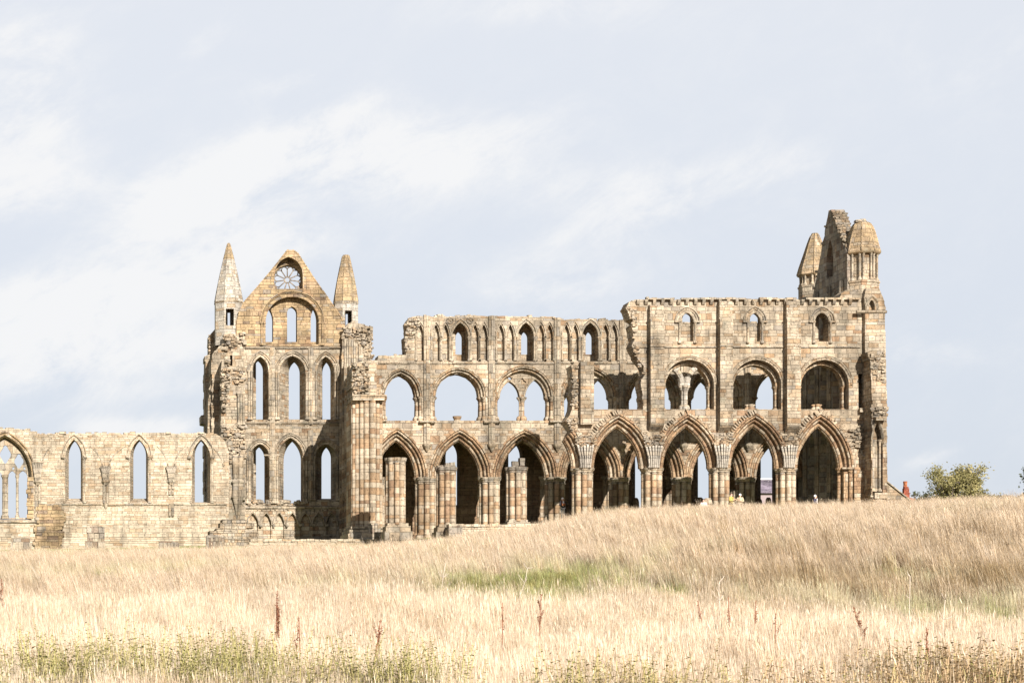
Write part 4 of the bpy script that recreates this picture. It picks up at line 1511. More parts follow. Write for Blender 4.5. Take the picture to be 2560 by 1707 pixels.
# ------------------------------------------------------------------ nave north wall
def nave():
    pl, Y, t = NV, 174.0, 1.3
    top = jag([(-120, 1066), (0, 1071), (72, 1075), (90, 1083), (240, 1082), (330, 1084), (430, 1083), (540, 1084), (556, 1094), (566, 1110)], 12, 2.4)
    out = pl.pts(top + [(572, 1130), (572, 1400), (-120, 1400)])
    holes = []
    # great traceried window at the left edge
    big = pl.arch(-46, 70, 1190, 1097, 1296)
    holes.append(dict(F=big.loop(0.30, 12, dl=0.1), B=big.loop(0.0, 12), d=0.5))
    holes[-1]['cap'] = False
    wins = [(155, 214, 172, 202), (317, 377, 333.5, 365), (472, 533, 487, 518)]
    WA = []
    for i, (a, b, c, d) in enumerate(wins):
        fa = pl.arch(a + 8, b - 7, 1146, 1098, 1257)
        ba = pl.back(t).arch(c, d, 1140, 1103, 1246 if i < 2 else 1255)
        holes.append(dict(F=fa.loop(0, 8), B=ba.loop(0, 8), d=t))
        WA.append(fa)
    mb = MB()
    # (the traceried opening needs the full thickness: straight through behind its splay)
    h0 = holes[0]
    mb.wall(out, Y, t, [dict(F=h0['F'], B=h0['B'], d=t)] + holes[1:])
    loose_tops(mb, pl, [(-60, 1068), (72, 1074), (90, 1082), (330, 1083), (540, 1083)], Y, t, 10, (0.25, 0.6))
    w = mb.build('nave_wall', M_NAVE, abbey)
    w['label'] = 'low nave wall with three lancets and part of a traceried window'
    # tracery
    mb = MB()
    o = big.loop(0.02, 12)
    hs = []
    for xa, xb in ((-40, -20), (-14, 5), (20, 40), (46, 68)):
        a = pl.arch(xa, xb, 1190, 1175, 1293)
        hs.append(dict(F=a.loop(0, 5), B=a.loop(0, 5), d=0.35))
    def blob(cx_, cy_, rx, ry, n=20, k=4, amp=0.18, ph=0.0):
        lp = [pl.p(cx_ + rx * (1 + amp * math.cos(k * q + ph)) * math.cos(q), cy_ - ry * (1 + amp * math.cos(k * q + ph)) * math.sin(q)) for q in [2 * math.pi * j / n for j in range(n)]]
        return dict(F=lp, B=lp, d=0.35)
    hs.append(blob(13, 1134, 12.5, 21, 20, 4, 0.12))
    hs.append(blob(47, 1151, 10.5, 17, 20, 4, 0.12))
    hs.append(blob(-20, 1151, 10.5, 17, 20, 4, 0.12))
    for cx_ in (33, 61):
        hs.append(blob(cx_, 1169, 2.6, 4, 8, 3, 0.1))
    mb.wall(o, Y + 0.55, 0.35, hs)
    trc = mb.build('traceried_window', M_TRIM, w)
    mb = MB()
    for px, wd in ((12, 0.2), (43, 0.11), (-17, 0.11)):
        mb.stack(circ(wd, 8), pl.x(px), Y + 0.56, [(1.6, pl.z(1296)), (1.6, pl.z(1288)), (1, pl.z(1284)), (1, pl.z(1196)), (1.5, pl.z(1190)), (1.6, pl.z(1186))])
    mb.build('mullion', M_TRIM, trc)
    mb = MB()
    prof = [(0.62, 0.02), (0.64, -0.13), (0.52, -0.14), (0.47, 0.0)] + roll(0.45, 0.30, 0.0, 0.04, 0.08) + [(0.26, 0.2)]
    arch_ring(mb, Y, big, prof, 13)
    mb.build('window_hood', M_GABLE, w)
    # worn jamb stones
    mb = MB()
    z = pl.z(1296)
    while z < pl.z(1195):
        h = rnd.uniform(0.28, 0.42)
        mb.box(pl.x(70) - rnd.uniform(-0.02, 0.22), pl.x(84), Y - 0.04, Y + 0.5, z, z + h - 0.03)
        z += h
    mb.build('jamb', M_GABLE, w)
    for a in WA:
        mb = MB()
        prof = [(0.26, 0.03), (0.28, -0.13), (0.2, -0.14), (0.16, -0.02)] + roll(0.14, 0.0, 0.0, 0.05, 0.06) + [(0.0, 0.2)]
        b = Arch(a.cx - a.w - 0.03, a.cx + a.w + 0.03, a.zs + 0.18, a.zs + a.c * 0 + (pl.z(1096) - pl.z(1146)) + 0.05, a.zsill)
        arch_ring(mb, Y, b, prof, 8)
        for sx in (-1, 1):
            mb.rock(a.cx + sx * (a.w + 0.2), Y - 0.1, b.zs - 0.04, 0.3, 0.3, 0.26)
        shaft(mb, a.cx + a.w + 0.14, Y + 0.0, a.zsill, b.zs - 0.1, 0.09)
        shaft(mb, a.cx - a.w - 0.10, Y + 0.06, a.zsill, b.zs - 0.1, 0.06)
        mb.build('window_hood', M_TRIM, w)
    string_course(w, pl, 104, 566, 1259, Y, 0.16, 0.12)
    string_course(w, pl, -60, 100, 1303, Y, 0.16, 0.12)
    # springers and shafts of the lost vault
    for px, worn in ((94, 0), (264, 1), (428, 2)):
        mb = MB()
        x = pl.x(px)
        for j in range(5):
            f = (j - 2) / 2
            mb.tube([(x + 0.18 * f, Y - 0.16, pl.z(1201)), (x + 0.24 * f, Y - 0.2, pl.z(1180)), (x + 0.40 * f, Y - 0.14, pl.z(1155 if worn == 0 else 1166))], 0.08, 0.10, 6, False)
        mb.stack(lobed(0.3, 0.26, 6, 32), x, Y - 0.02, [(0.7, pl.z(1212)), (0.85, pl.z(1209)), (1.25, pl.z(1204)), (1.25, pl.z(1200))], bottom=True)
        segs = [((1212, 1293),), ((1212, 1257),), ((1212, 1222), (1226, 1236), (1262, 1290))][worn]
        for a_, b_ in segs:
            for dx in (-0.13, 0.13):
                mb.stack(circ(0.1, 8), x + dx, Y - 0.06, [(1, pl.z(b_)), (1, pl.z(a_))], bottom=True)
        mb.stack(circ(0.2, 8), x, Y, [(0.4, pl.z(1268) - worn * 0.1), (1.3, pl.z(1258))] if worn else [(1.3, pl.z(1300)), (1.3, pl.z(1293))])
        mb.build('corbel_shaft', M_TRIM, w)
    # outlines of the lost vault: thin curved scars on the wall
    for x0, x1, sg in ((104, 128, 1), (256, 225, 1), (272, 313, 1), (420, 392, 1), (436, 462, 1), (558, 527, 1)):
        pts = []
        for k in range(8):
            q = k / 7
            pts.append((pl.x(x0 + (x1 - x0) * (q ** 1.6)), Y - 0.0, pl.z(1166 - (52) * (q ** 0.85))))
        mb = MB()
        mb.tube(pts, 0.06, 0.05, 5)
        mb.build('vault_scar', M_TRIM, w)
    # deeper orange stained patch is in the stone itself near the big window: separate facing stones
    rubble(w, pl, [(100, 1262), (160, 1270), (146, 1376), (92, 1376)], Y - 0.0, 130, (0.4, 0.9), (0.16, 0.24), M_GABLE, 'facing_stones', tilt=0.015)


nave()

# ------------------------------------------------------------------ terrain
GD = [20, 34, 40, 50, 60, 68, 76, 88, 105, 125, 150, 165, 172]
GX = [-400, 0, 600, 1000, 1300, 1500, 1800, 2200, 2560, 3000]
# rows of the grass tops in the photo, per distance and column
GR = [
    [1900, 1745, 1690, 1604, 1532, 1502, 1492, 1440, 1428, 1398, 1378, 1376, 1376],
    [1900, 1745, 1690, 1604, 1532, 1502, 1490, 1438, 1425, 1396, 1376, 1376, 1376],
    [1900, 1745, 1690, 1604, 1528, 1500, 1487, 1432, 1408, 1386, 1366, 1366, 1362],
    [1900, 1745, 1690, 1602, 1522, 1490, 1474, 1426, 1396, 1374, 1356, 1350, 1348],
    [1900, 1745, 1690, 1602, 1520, 1486, 1464, 1414, 1378, 1346, 1318, 1318, 1330],
    [1900, 1745, 1690, 1602, 1518, 1482, 1456, 1402, 1354, 1312, 1277, 1287, 1300],
    [1900, 1745, 1690, 1602, 1514, 1482, 1454, 1394, 1340, 1292, 1262, 1281, 1296],
    [1900, 1745, 1690, 1602, 1530, 1494, 1452, 1384, 1328, 1280, 1252, 1274, 1290],
    [1900, 1745, 1690, 1600, 1534, 1494, 1446, 1374, 1316, 1264, 1238, 1258, 1275],
    [1900, 1745, 1690, 1600, 1508, 1478, 1440, 1366, 1308, 1256, 1230, 1250, 1268]]
GH = [0.9] * 9 + [0.95, 0.95, 0.15, 0.05]
GZ = np.array([[(PY0 - r) * d / F - h for r, d, h in zip(row, GD, GH)] for row in GR])


def cub(t_, n):
    """Catmull-Rom weights on a clamped index axis"""
    i = int(min(max(math.floor(t_), 0), n - 2))
    f = t_ - i
    w = [-0.5 * f + f * f - 0.5 * f ** 3, 1 - 2.5 * f * f + 1.5 * f ** 3, 0.5 * f + 2 * f * f - 1.5 * f ** 3, -0.5 * f * f + 0.5 * f ** 3]
    return [(min(max(i - 1 + k, 0), n - 1), w[k]) for k in range(4)]


def axis(v, ax):
    if v <= ax[0]:
        return 0.0
    for i in range(len(ax) - 1):
        if v <= ax[i + 1]:
            return i + (v - ax[i]) / (ax[i + 1] - ax[i])
    return len(ax) - 1.0


def ground_z(x, y):
    yy = min(max(y, 20.0), 172.0)
    px = PX0 + x * F / max(yy, 30.0)
    wx = cub(axis(px, GX), len(GX))
    wy = cub(axis(yy, GD), len(GD))
    z = sum(a * b * GZ[i, j] for i, a in wx for j, b in wy)
    z += (0.10 * math.sin(x * 0.31 + y * 0.17) + 0.08 * math.sin(x * 0.13 - y * 0.29 + 1.0) + 0.05 * math.sin(x * 0.9 + y * 0.7)) * min(1, max(0, (160 - y) / 30))
    if y > 172:
        q = min(1, (y - 172) / 12)
        z = z * (1 - q) + 8.6 * q
    if y < 20:
        z -= (20 - y) * 0.03
    return z


def make_ground():
    xs = [-2500, -800, -300, -120, -60] + [-30 + 1.25 * k for k in range(112)] + [125, 160, 220, 400, 900, 2600]
    ys = [-900, -300, -80, -20, 0, 10] + [20 + 1.25 * k for k in range(136)] + [200, 230, 280, 400, 700, 1500, 4000]
    v = [(x, y, ground_z(x, y)) for y in ys for x in xs]
    n = len(xs)
    f = [(j * n + i, j * n + i + 1, (j + 1) * n + i + 1, (j + 1) * n + i) for j in range(len(ys) - 1) for i in range(n - 1)]
    me = bpy.data.meshes.new('ground')
    me.from_pydata(v, [], f)
    me.polygons.foreach_set('use_smooth', [True] * len(f))
    m, t, b = new_mat('turf_and_straw')
    geo = t.n('ShaderNodeNewGeometry').outputs['Position']
    p = t.sep(geo)
    a = t.noise(geo, 0.5, 5, 0.65)
    c = t.noise(geo, 6.0, 4, 0.7)
    straw = t.mix(c, (0.30, 0.22, 0.12), (0.46, 0.36, 0.22))
    lawn = t.mix(c, (0.10, 0.13, 0.035), (0.20, 0.21, 0.07))
    f_ = t.smooth(p[1], 157.0, 161.0)
    g = t.mix(t.smooth(a, 0.45, 0.65, 0, 0.6), straw, (0.14, 0.15, 0.05))
    t.l(t.mix(f_, g, lawn), b.inputs['Base Color'])
    me.materials.append(m)
    o = bpy.data.objects.new('ground', me)
    C.objects.link(o)
    o['kind'] = 'structure'
    return o


make_ground()


# ------------------------------------------------------------------ loose ruins on the grass
def stump_pier(px, D, wpx, cap_top, cap_bot, base_top, base_bot, label, lobes=8, blocks=(), worn=True, mat=None, plinth=None):
    pl = Pl(D)
    x, w = pl.x(px), wpx / pl.s / 2
    t = thing('pier_stump', label, 'ruined pier', (x, D, pl.z(base_bot)), 'broken piers of the lost arcade')
    mb = MB()
    foot = lobed(w, w, lobes, 96, 0.755, 0.245, 0.0, 0.56)
    mb.stack(foot, x, D, [(1.0, pl.z(base_top) - 0.1), (1.0, pl.z(cap_bot))], top=True, lobes=lobes)
    mb.build('shaft', mat or M_PIER, t)
    mb = MB()
    z0, z1 = pl.z(cap_bot), pl.z(cap_top)
    f2 = lobed(w, w, lobes, 72, 0.68, 0.32)
    h = z1 - z0
    mb.stack(f2, x, D, [(1.0, z0), (1.03, z0 + h * 0.3), (1.1, z0 + h * 0.55), (1.1, z0 + h * 0.75), (1.13, z0 + h * 0.8), (1.13, z1)], bottom=True)
    if worn:
        for k in range(7):
            a = rnd.uniform(0, 6.28)
            mb.rock(x + w * 0.6 * math.cos(a), D + w * 0.6 * math.sin(a), z1 + 0.04, 0.5, 0.5, 0.2)
    mb.build('capital', M_DARKST if mat is None else mat, t)
    mb = MB()
    z0, z1 = pl.z(base_bot), pl.z(base_top)
    px0, px1 = plinth or (px - wpx * 0.62, px + wpx * 0.62)
    h = z1 - z0
    yw = w * 1.2
    for k, (a, b, o) in enumerate(((0, 0.45, 0.0), (0.45, 0.8, 0.12), (0.8, 1.0, 0.26))):
        mb.box(pl.x(px0) + o, pl.x(px1) - o, D - yw + o, D + yw - o, z0 + h * a - (0.6 if k == 0 else 0), z0 + h * b)
    mb.build('plinth', M_TRIM, t)
    for i, (bx0, bx1, by0, by1) in enumerate(blocks):
        mb = MB()
        mb.rock(pl.x((bx0 + bx1) / 2), D, (pl.z(by0) + pl.z(by1)) / 2, (bx1 - bx0) / pl.s * 1.1, 0.6, (pl.z(by0) - pl.z(by1)) * 1.1, tilt=0.05)
        o = mb.build('stone_block', M_DARKST, None)
        tag(o, ['small squared block lying on the middle pier stump', 'upright fragment standing on the middle pier stump',
                'wide worn block on the pier stump nearest the person', 'tall narrow block on the pier stump nearest the person'][STONE_N[0]], 'stone', 'loose stones on the pier stumps')
        STONE_N[0] += 1


STONE_N = [0]
stump_pier(989, 160.6, 50, 1145, 1158, 1308, 1346, 'tallest pier stump with intact moulded capital, next to the tall shaft cluster', 8, (), False, None, (957, 1026))
stump_pier(1115, 160.6, 50, 1168, 1182, 1311, 1345, 'clustered pier stump with worn capital under the second arch, rubble on top', 8, [(1112, 1122, 1158, 1169), (1124, 1136, 1155, 1169)], True, None, (1085, 1124))
stump_pier(1291, 160.6, 52, 1168, 1183, 1300, 1330, 'clustered pier stump in front of the third arch carrying two loose blocks', 8, [(1279, 1296, 1153, 1169), (1297, 1310, 1145, 1169)], False)


def block_pile(name, label, cat, D, rows, mat, depth=1.2, fl=False, group=None):
    """courses of squared stones: rows = (x0, x1, ytop, ybottom)"""
    pl = Pl(D)
    mb = MB()
    for r_ in rows:
        x0, x1, y0, y1 = r_
        x = x0
        while x < x1 - 1:
            L = min(rnd.uniform(12, 24), x1 - x)
            if x1 - x - L < 6:
                L = x1 - x
            g = rnd.uniform(-0.03, 0.03)
            mb.box(pl.x(x) + 0.01, pl.x(x + L) - 0.012, D + g, D + depth + g, pl.z(y1), pl.z(y0) + rnd.uniform(-0.05, 0.03))
            x += L
    if fl:
        for k in range(fl):
            q = rows[-1][0] + (k + 0.5) * (rows[-1][1] - rows[-1][0]) / fl
            mb.stack(circ(0.16, 9), pl.x(q), D - 0.02, [(1, pl.z(rows[-1][3])), (1, pl.z(rows[0][2] + 3))])
    o = mb.build(name, mat)
    return tag(o, label, cat, group)


block_pile('pedestal', 'tall grey pedestal of worn blocks in front of the nave wall, left of centre', 'stone pedestal', 166.0,
           [(217, 262, 1314, 1332), (219, 262, 1332, 1352), (213, 264, 1352, 1368), (212, 266, 1368, 1392)], M_DARKST, 1.3)
block_pile('carved_stone', 'low grey pier base with square corners below the traceried window', 'carved stone', 166.0,
           [(28, 42, 1338, 1358), (62, 76, 1338, 1358), (38, 66, 1340, 1358), (26, 79, 1358, 1390)], M_DARKST, 1.3)
block_pile('carved_stone', 'low slab of fluted stone at the nave wall foot between its last two windows', 'carved stone', 167.0,
           [(398, 446, 1353, 1388)], M_DARKST, 1.0, 7)
block_pile('carved_stone', 'fluted column stub with scalloped top in the grass at the left corner of the transept', 'carved stone', 165.0,
           [(519, 557, 1336, 1352), (517, 559, 1352, 1392)], M_DARKST, 1.2, 8)
block_pile('stone_steps', 'stepped pile of dark brown and pale blocks at the left foot of the transept', 'stone blocks', 167.5,
           [(556, 616, 1297, 1306), (550, 636, 1306, 1319), (540, 616, 1319, 1327), (524, 646, 1327, 1349), (524, 640, 1349, 1385)], M_RUBBLE, 2.0)
block_pile('low_wall', 'long low foundation wall of rough courses crossing in front of the transept', 'low wall', 165.6,
           [(626, 962, 1347, 1354), (622, 962, 1354, 1361), (618, 962, 1361, 1385)], M_NAVE, 1.0)
block_pile('low_wall', 'short low rubble wall running into the grassy bank below the second and third arches', 'low wall', 158.6,
           [(1122, 1345, 1309, 1316), (1122, 1345, 1316, 1323), (1118, 1345, 1323, 1345)], M_NAVE, 0.9)
block_pile('stone_block', 'dark square block lying at the foot of the tall shaft cluster', 'stone', 164.0, [(938, 958, 1329, 1352)], M_DARKST, 0.7)
block_pile('stone_block', 'dark sloping block between the middle pier stump and the rubble wall', 'stone', 158.0, [(1122, 1156, 1313, 1345)], M_DARKST, 0.7)


# ------------------------------------------------------------------ plain coloured materials
def plain(name, col, rough=0.9, var=0.25, scale=6.0, spec=0.1):
    m, t, b = new_mat(name)
    geo = t.n('ShaderNodeNewGeometry').outputs['Position']
    n = t.noise(geo, scale, 4, 0.6)
    vm = t.n('ShaderNodeVectorMath', operation='SCALE')
    vm.inputs[0].default_value = col
    t.l(t.m('ADD', 1 - var, t.m('MULTIPLY', n, 2 * var)), vm.inputs[3])
    t.l(vm.outputs[0], b.inputs['Base Color'])
    b.inputs['Roughness'].default_value = rough
    b.inputs['Specular IOR Level'].default_value = spec
    return m


M_SKIN = plain('skin', (0.55, 0.34, 0.25), 0.6, 0.08)
M_SLATE = stone('slate_roof', [(0, (0.16, 0.13, 0.16)), (0.5, (0.22, 0.18, 0.215)), (1, (0.26, 0.22, 0.25))], None, bw=0.4, bh=0.25, seed=31, lichen=0.05)
M_TILE = stone('red_roof_tiles', [(0, (0.36, 0.11, 0.05)), (0.5, (0.45, 0.15, 0.07)), (1, (0.5, 0.2, 0.1))], None, bw=0.3, bh=0.25, seed=32, lichen=0.05)
M_BRICK = stone('red_brick', [(0, (0.30, 0.08, 0.05)), (0.5, (0.38, 0.11, 0.07)), (1, (0.45, 0.16, 0.10))], None, bw=0.25, bh=0.085, seed=33, lichen=0.05)
M_RENDER = plain('pale_render', (0.24, 0.19, 0.185), 0.9, 0.1, 1.0)
M_WHITE = plain('white_paint', (0.75, 0.73, 0.70), 0.7, 0.05)
M_METAL = plain('dark_metal', (0.05, 0.05, 0.055), 0.5, 0.1)


def house(name, label, D, x0, x1, y_ridge, y_eave, y_base, wall_m, roof_m, depth=8.0, hip=0.0, trim=True):
    """ridge parallel to the picture"""
    pl = Pl(D)
    X0, X1, zr, ze, zb = pl.x(x0), pl.x(x1), pl.z(y_ridge), pl.z(y_eave), pl.z(y_base)
    t = thing(name, label, 'house', ((X0 + X1) / 2, D, zb))
    mb = MB()
    mb.box(X0, X1, D, D + depth, zb, ze)
    for xx in (X0, X1):
        mb.face([(xx, D, ze), (xx, D + depth, ze), (xx, D + depth / 2, zr - 0.1)])
    mb.build('wall', wall_m, t)
    mb = MB()
    for sg, ya in ((1, D - 0.35), (-1, D + depth + 0.35)):
        yr = D + depth / 2
        a = [(X0 - 0.3, ya, ze - 0.12), (X1 + 0.3, ya, ze - 0.12), (X1 + 0.3, yr, zr), (X0 - 0.3, yr, zr)]
        b = [(p[0], p[1], p[2] + 0.14) for p in a]
        sl = math.hypot(zr - ze, yr - ya)
        uv = [(a[0][0], 0), (a[1][0], 0), (a[1][0], sl), (a[0][0], sl)]
        mb.face(b, uv)
        mb.face(a, uv)
        mb.strip(a, b, closed=True)
    r = mb.build('roof', roof_m, t)
    if trim:
        mb = MB()
        mb.tube([(X0 - 0.32, D + depth / 2, zr + 0.14), (X1 + 0.32, D + depth / 2, zr + 0.14)], 0.13, n=6)
        mb.build('ridge', M_WHITE if roof_m is M_SLATE else roof_m, r)
    return t


house('slate_house', 'long house with purple slate roof and white ridge seen through an arch', 232.0, 1868, 1975, 1194, 1230, 1330, M_RENDER, M_SLATE)
house('red_roof_house', 'house with orange red tiled roof peeping past the pier behind the standing person', 235.0, 1396, 1462, 1228, 1245, 1330, M_WHITE, M_TILE)


def stone_outhouse():
    pl = Pl(200.0)
    D = 200.0
    xa, xr = pl.x(2196), pl.x(2270)
    zt, ze, zb = pl.z(1189), pl.z(1248), pl.z(1330)
    t = thing('stone_outbuilding', 'tan brick and stone gabled building just right of the abbey corner', 'building', (xa, D, zb))
    mb = MB()
    xl = 2 * xa - xr
    mb.wall([(xl, zb), (xl, ze), (xa, zt), (xr, ze), (xr, zb)], D, 9.0)
    mb.build('wall', M_CHOIR, t)
    mb = MB()
    for a, b in (((xa, zt), (xr + 0.25, ze - 0.2)), ((xl - 0.25, ze - 0.2), (xa, zt))):
        A = [(a[0], D - 0.15, a[1] + 0.02), (b[0], D - 0.15, b[1] + 0.02), (b[0], D - 0.15, b[1] + 0.15), (a[0], D - 0.15, a[1] + 0.15)]
        B = [(p[0], D + 9.2, p[2]) for p in A]
        mb.face(A)
        mb.face(B)
        mb.strip(A, B, closed=True)
    r = mb.build('roof', M_DARKST, t)
    mb = MB()
    xx = pl.x(2253)
    zz = ze + (zt - ze) * (2270 - 2253) / (2270 - 2196)
    mb.tube([(xx, D + 1.5, zz - 0.2), (xx, D + 1.5, zz + 0.62)], 0.13, n=8)
    mb.build('flue_pipe', M_METAL, r)


stone_outhouse()


def brick_house():
    pl = Pl(212.0)
    D = 212.0
    t = house('brick_house', 'low red tiled house with a tall red brick chimney between the abbey and the bush', D, 2272, 2299, 1242, 1252, 1340, M_BRICK, M_TILE, 6.0, trim=False)
    mb = MB()
    x = pl.x(2290)
    y = D + 2.5
    zz = pl.z(1262)
    for w, d_, za, zb in ((0.28, 0.26, zz, pl.z(1230)), (0.33, 0.30, pl.z(1230), pl.z(1227.5)), (0.25, 0.24, pl.z(1227.5), pl.z(1216)), (0.20, 0.20, pl.z(1216), pl.z(1212))):
        mb.box(x - w, x + w, y - d_, y + d_, za, zb)
    c = mb.build('chimney', M_BRICK, t)
    mb = MB()
    mb.stack(circ(0.2, 8), x - 0.06, y, [(1.05, pl.z(1212)), (0.95, pl.z(1206)), (1.1, pl.z(1199)), (1.0, pl.z(1198))])
    mb.build('chimney_pot', M_TILE, c)
    mb = MB()
    x = pl.x(2280)
    mb.tube([(x, D + 3, pl.z(1244)), (x, D + 3, pl.z(1230)), (x - 0.12, D + 3, pl.z(1225))], 0.05, n=6)
    mb.build('vent_pipe', M_METAL, t)


brick_house()


# ------------------------------------------------------------------ trees
def leaf_mat(name, cols, trans=0.35):
    m = bpy.data.materials.new(name)
    m.use_nodes = True
    t = NT(m.node_tree)
    out = t.n('ShaderNodeOutputMaterial')
    ca = t.n('ShaderNodeAttribute', attribute_name='rnd').outputs['Fac']
    c = t.ramp(ca, cols)
    d = t.n('ShaderNodeBsdfDiffuse')
    tr = t.n('ShaderNodeBsdfTranslucent')
    t.l(c, d.inputs[0])
    t.l(c, tr.inputs[0])
    mx = t.n('ShaderNodeMixShader')
    mx.inputs[0].default_value = trans
    t.l(d.outputs[0], mx.inputs[1])
    t.l(tr.outputs[0], mx.inputs[2])
    t.l(mx.outputs[0], out.inputs[0])
    return m


def quads_mesh(name, V, mat, rv):
    """V: (n, k, 3) polygons of k corners; rv: one random value per polygon, stored on its corners"""
    n, k = V.shape[:2]
    me = bpy.data.meshes.new(name)
    me.from_pydata(V.reshape(-1, 3).tolist(), [], np.arange(n * k).reshape(n, k).tolist())
    at = me.attributes.new('rnd', 'FLOAT', 'POINT')
    at.data.foreach_set('value', np.repeat(rv, k).astype(np.float32))
    me.materials.append(mat)
    return me


M_BARK = plain('bark', (0.12, 0.095, 0.075), 0.95, 0.3)
M_LEAF = leaf_mat('willow_leaves', [(0, (0.13, 0.115, 0.055)), (0.35, (0.23, 0.205, 0.09)), (0.7, (0.32, 0.28, 0.125)), (1, (0.42, 0.335, 0.17))])
M_LEAF2 = leaf_mat('dark_leaves', [(0, (0.04, 0.045, 0.025)), (0.6, (0.08, 0.085, 0.04)), (1, (0.13, 0.12, 0.06))], 0.25)
M_HEDGE = leaf_mat('hedge_leaves', [(0, (0.07, 0.06, 0.04)), (0.6, (0.13, 0.11, 0.07)), (1, (0.2, 0.16, 0.09))], 0.2)


def tree(name, label, cat, x, y, z, H, W, mat, nleaf, seed, stems=7, low=0.12, leaf=0.16, lean=0.0, gap=0.5):
    r = random.Random(seed)
    nr = np.random.RandomState(seed)
    t = thing(name, label, cat, (x, y, z))
    mb = MB()
    tips = []
    for k in range(stems):
        a = 2 * math.pi * k / stems + r.uniform(-0.3, 0.3)
        sp = r.uniform(0.15, 0.45) * W
        p = Vector((x + 0.15 * math.cos(a), y + 0.15 * math.sin(a), z - 0.3))
        pts = [p.copy()]
        for q in range(1, 6):
            f = q / 5
            pts.append(Vector((x + sp * f * math.cos(a) + lean * f * f * H + r.uniform(-0.1, 0.1), y + sp * f * math.sin(a), z + H * r.uniform(0.75, 0.92) * f)))
        mb.tube(pts, 0.11 * H / 6, 0.03, 6)
        for q in range(1, 6):
            for _ in range(4):
                b = pts[q]
                e = b + Vector((r.uniform(-1, 1) * W * 0.20 + lean * H * 0.1, r.uniform(-1, 1) * W * 0.20, r.uniform(-0.02, 0.16) * H))
                mb.tube([b, b.lerp(e, 0.5) + Vector((0, 0, 0.1)), e], 0.035, 0.012, 4)
                tips.append(e)
    mb.build('trunk', M_BARK, t)
    # leaf clumps: around twig ends and over an uneven dome
    cen = [Vector(e) for e in tips]
    for _ in range(int(60 * W / 5)):
        a, b = r.uniform(0, 2 * math.pi), math.acos(r.uniform(-0.35, 1))
        k = r.uniform(0.72, 1.0)
        cen.append(Vector((x + W / 2 * k * math.sin(b) * math.cos(a) + lean * H * 0.5, y + W / 2 * k * math.sin(b) * math.sin(a), z + H * low + (H * (1 - low)) * (0.38 + 0.58 * k * math.cos(b)))))
    cen = [c for c in cen if r.random() > gap * 0.35 and c.z > z + H * low * 0.6]
    C_ = np.array([tuple(c) for c in cen])
    w = nr.uniform(0.4, 1.6, len(C_))
    idx = nr.choice(len(C_), nleaf, p=w / w.sum())
    cr = nr.uniform(0.0, 1.0, len(C_))
    P = C_[idx] + nr.normal(0, 1, (nleaf, 3)) * np.array([0.075, 0.075, 0.07]) * W
    d1 = nr.normal(0, 1, (nleaf, 3))
    d1 /= np.linalg.norm(d1, axis=1)[:, None]
    d2 = np.cross(d1, nr.normal(0, 1, (nleaf, 3)))
    d2 /= np.linalg.norm(d2, axis=1)[:, None]
    L = leaf * nr.uniform(0.6, 1.3, nleaf)[:, None]
    V = np.stack([P - d1 * L, P + d2 * L * 0.4, P + d1 * L, P - d2 * L * 0.4], axis=1)
    rv = np.clip(cr[idx] * 0.5 + nr.uniform(0, 0.5, nleaf), 0, 1)
    me = quads_mesh('crown', V, mat, rv)
    o = bpy.data.objects.new('crown', me)
    C.objects.link(o)
    o.parent = t
    o.matrix_parent_inverse = Matrix.Translation(-t.location)
    return t


_p = Pl(188.0)
tree('willow_bush', 'round olive green bush tree standing alone on the ridge right of the abbey', 'tree', _p.x(2386), 188.0, 9.4, 5.5, 4.1, M_LEAF, 20000, 3, 11, 0.15, 0.12)
_p = Pl(195.0)
tree('thorn_tree', 'dark windswept thorn tree cut off by the right edge of the photo', 'tree', _p.x(2632), 195.0, 9.4, 6.6, 4.2, M_LEAF2, 9000, 5, 5, 0.25, 0.15, -0.03)
_p = Pl(186.0)
tree('shrub', 'small dark low shrub between the red chimney and the round bush', 'shrub', _p.x(2312), 186.0, 9.6, 3.3, 1.6, M_LEAF2, 2200, 8, 4, 0.1, 0.12)
_p = Pl(187.0)
tree('shrub', 'low yellow green shrub at the right foot of the round bush', 'shrub', _p.x(2448), 186.0, 9.6, 3.4, 2.6, M_LEAF, 2600, 9, 4, 0.1, 0.12)


def hedge():
    nr = np.random.RandomState(5)
    n = 9000
    D = 240.0
    pl = Pl(D)
    x = nr.uniform(pl.x(2400), pl.x(2900), n)
    top = pl.z(1236) + 0.25 * np.sin(x * 0.9) + 0.2 * np.sin(x * 2.3 + 1)
    P = np.stack([x, D + nr.uniform(-0.8, 0.8, n), nr.uniform(pl.z(1300), top, n)], axis=1)
    d1 = nr.normal(0, 1, (n, 3))
    d1 /= np.linalg.norm(d1, axis=1)[:, None]
    d2 = np.cross(d1, nr.normal(0, 1, (n, 3)))
    d2 /= np.linalg.norm(d2, axis=1)[:, None]
    V = np.stack([P - d1 * 0.22, P + d2 * 0.12, P + d1 * 0.22, P - d2 * 0.12], axis=1)
    me = quads_mesh('hedge', V, M_HEDGE, nr.uniform(0, 1, n))
    o = bpy.data.objects.new('hedge', me)
    C.objects.link(o)
    tag(o, 'thin dark hedge along the skyline at the right edge', 'hedge')


hedge()


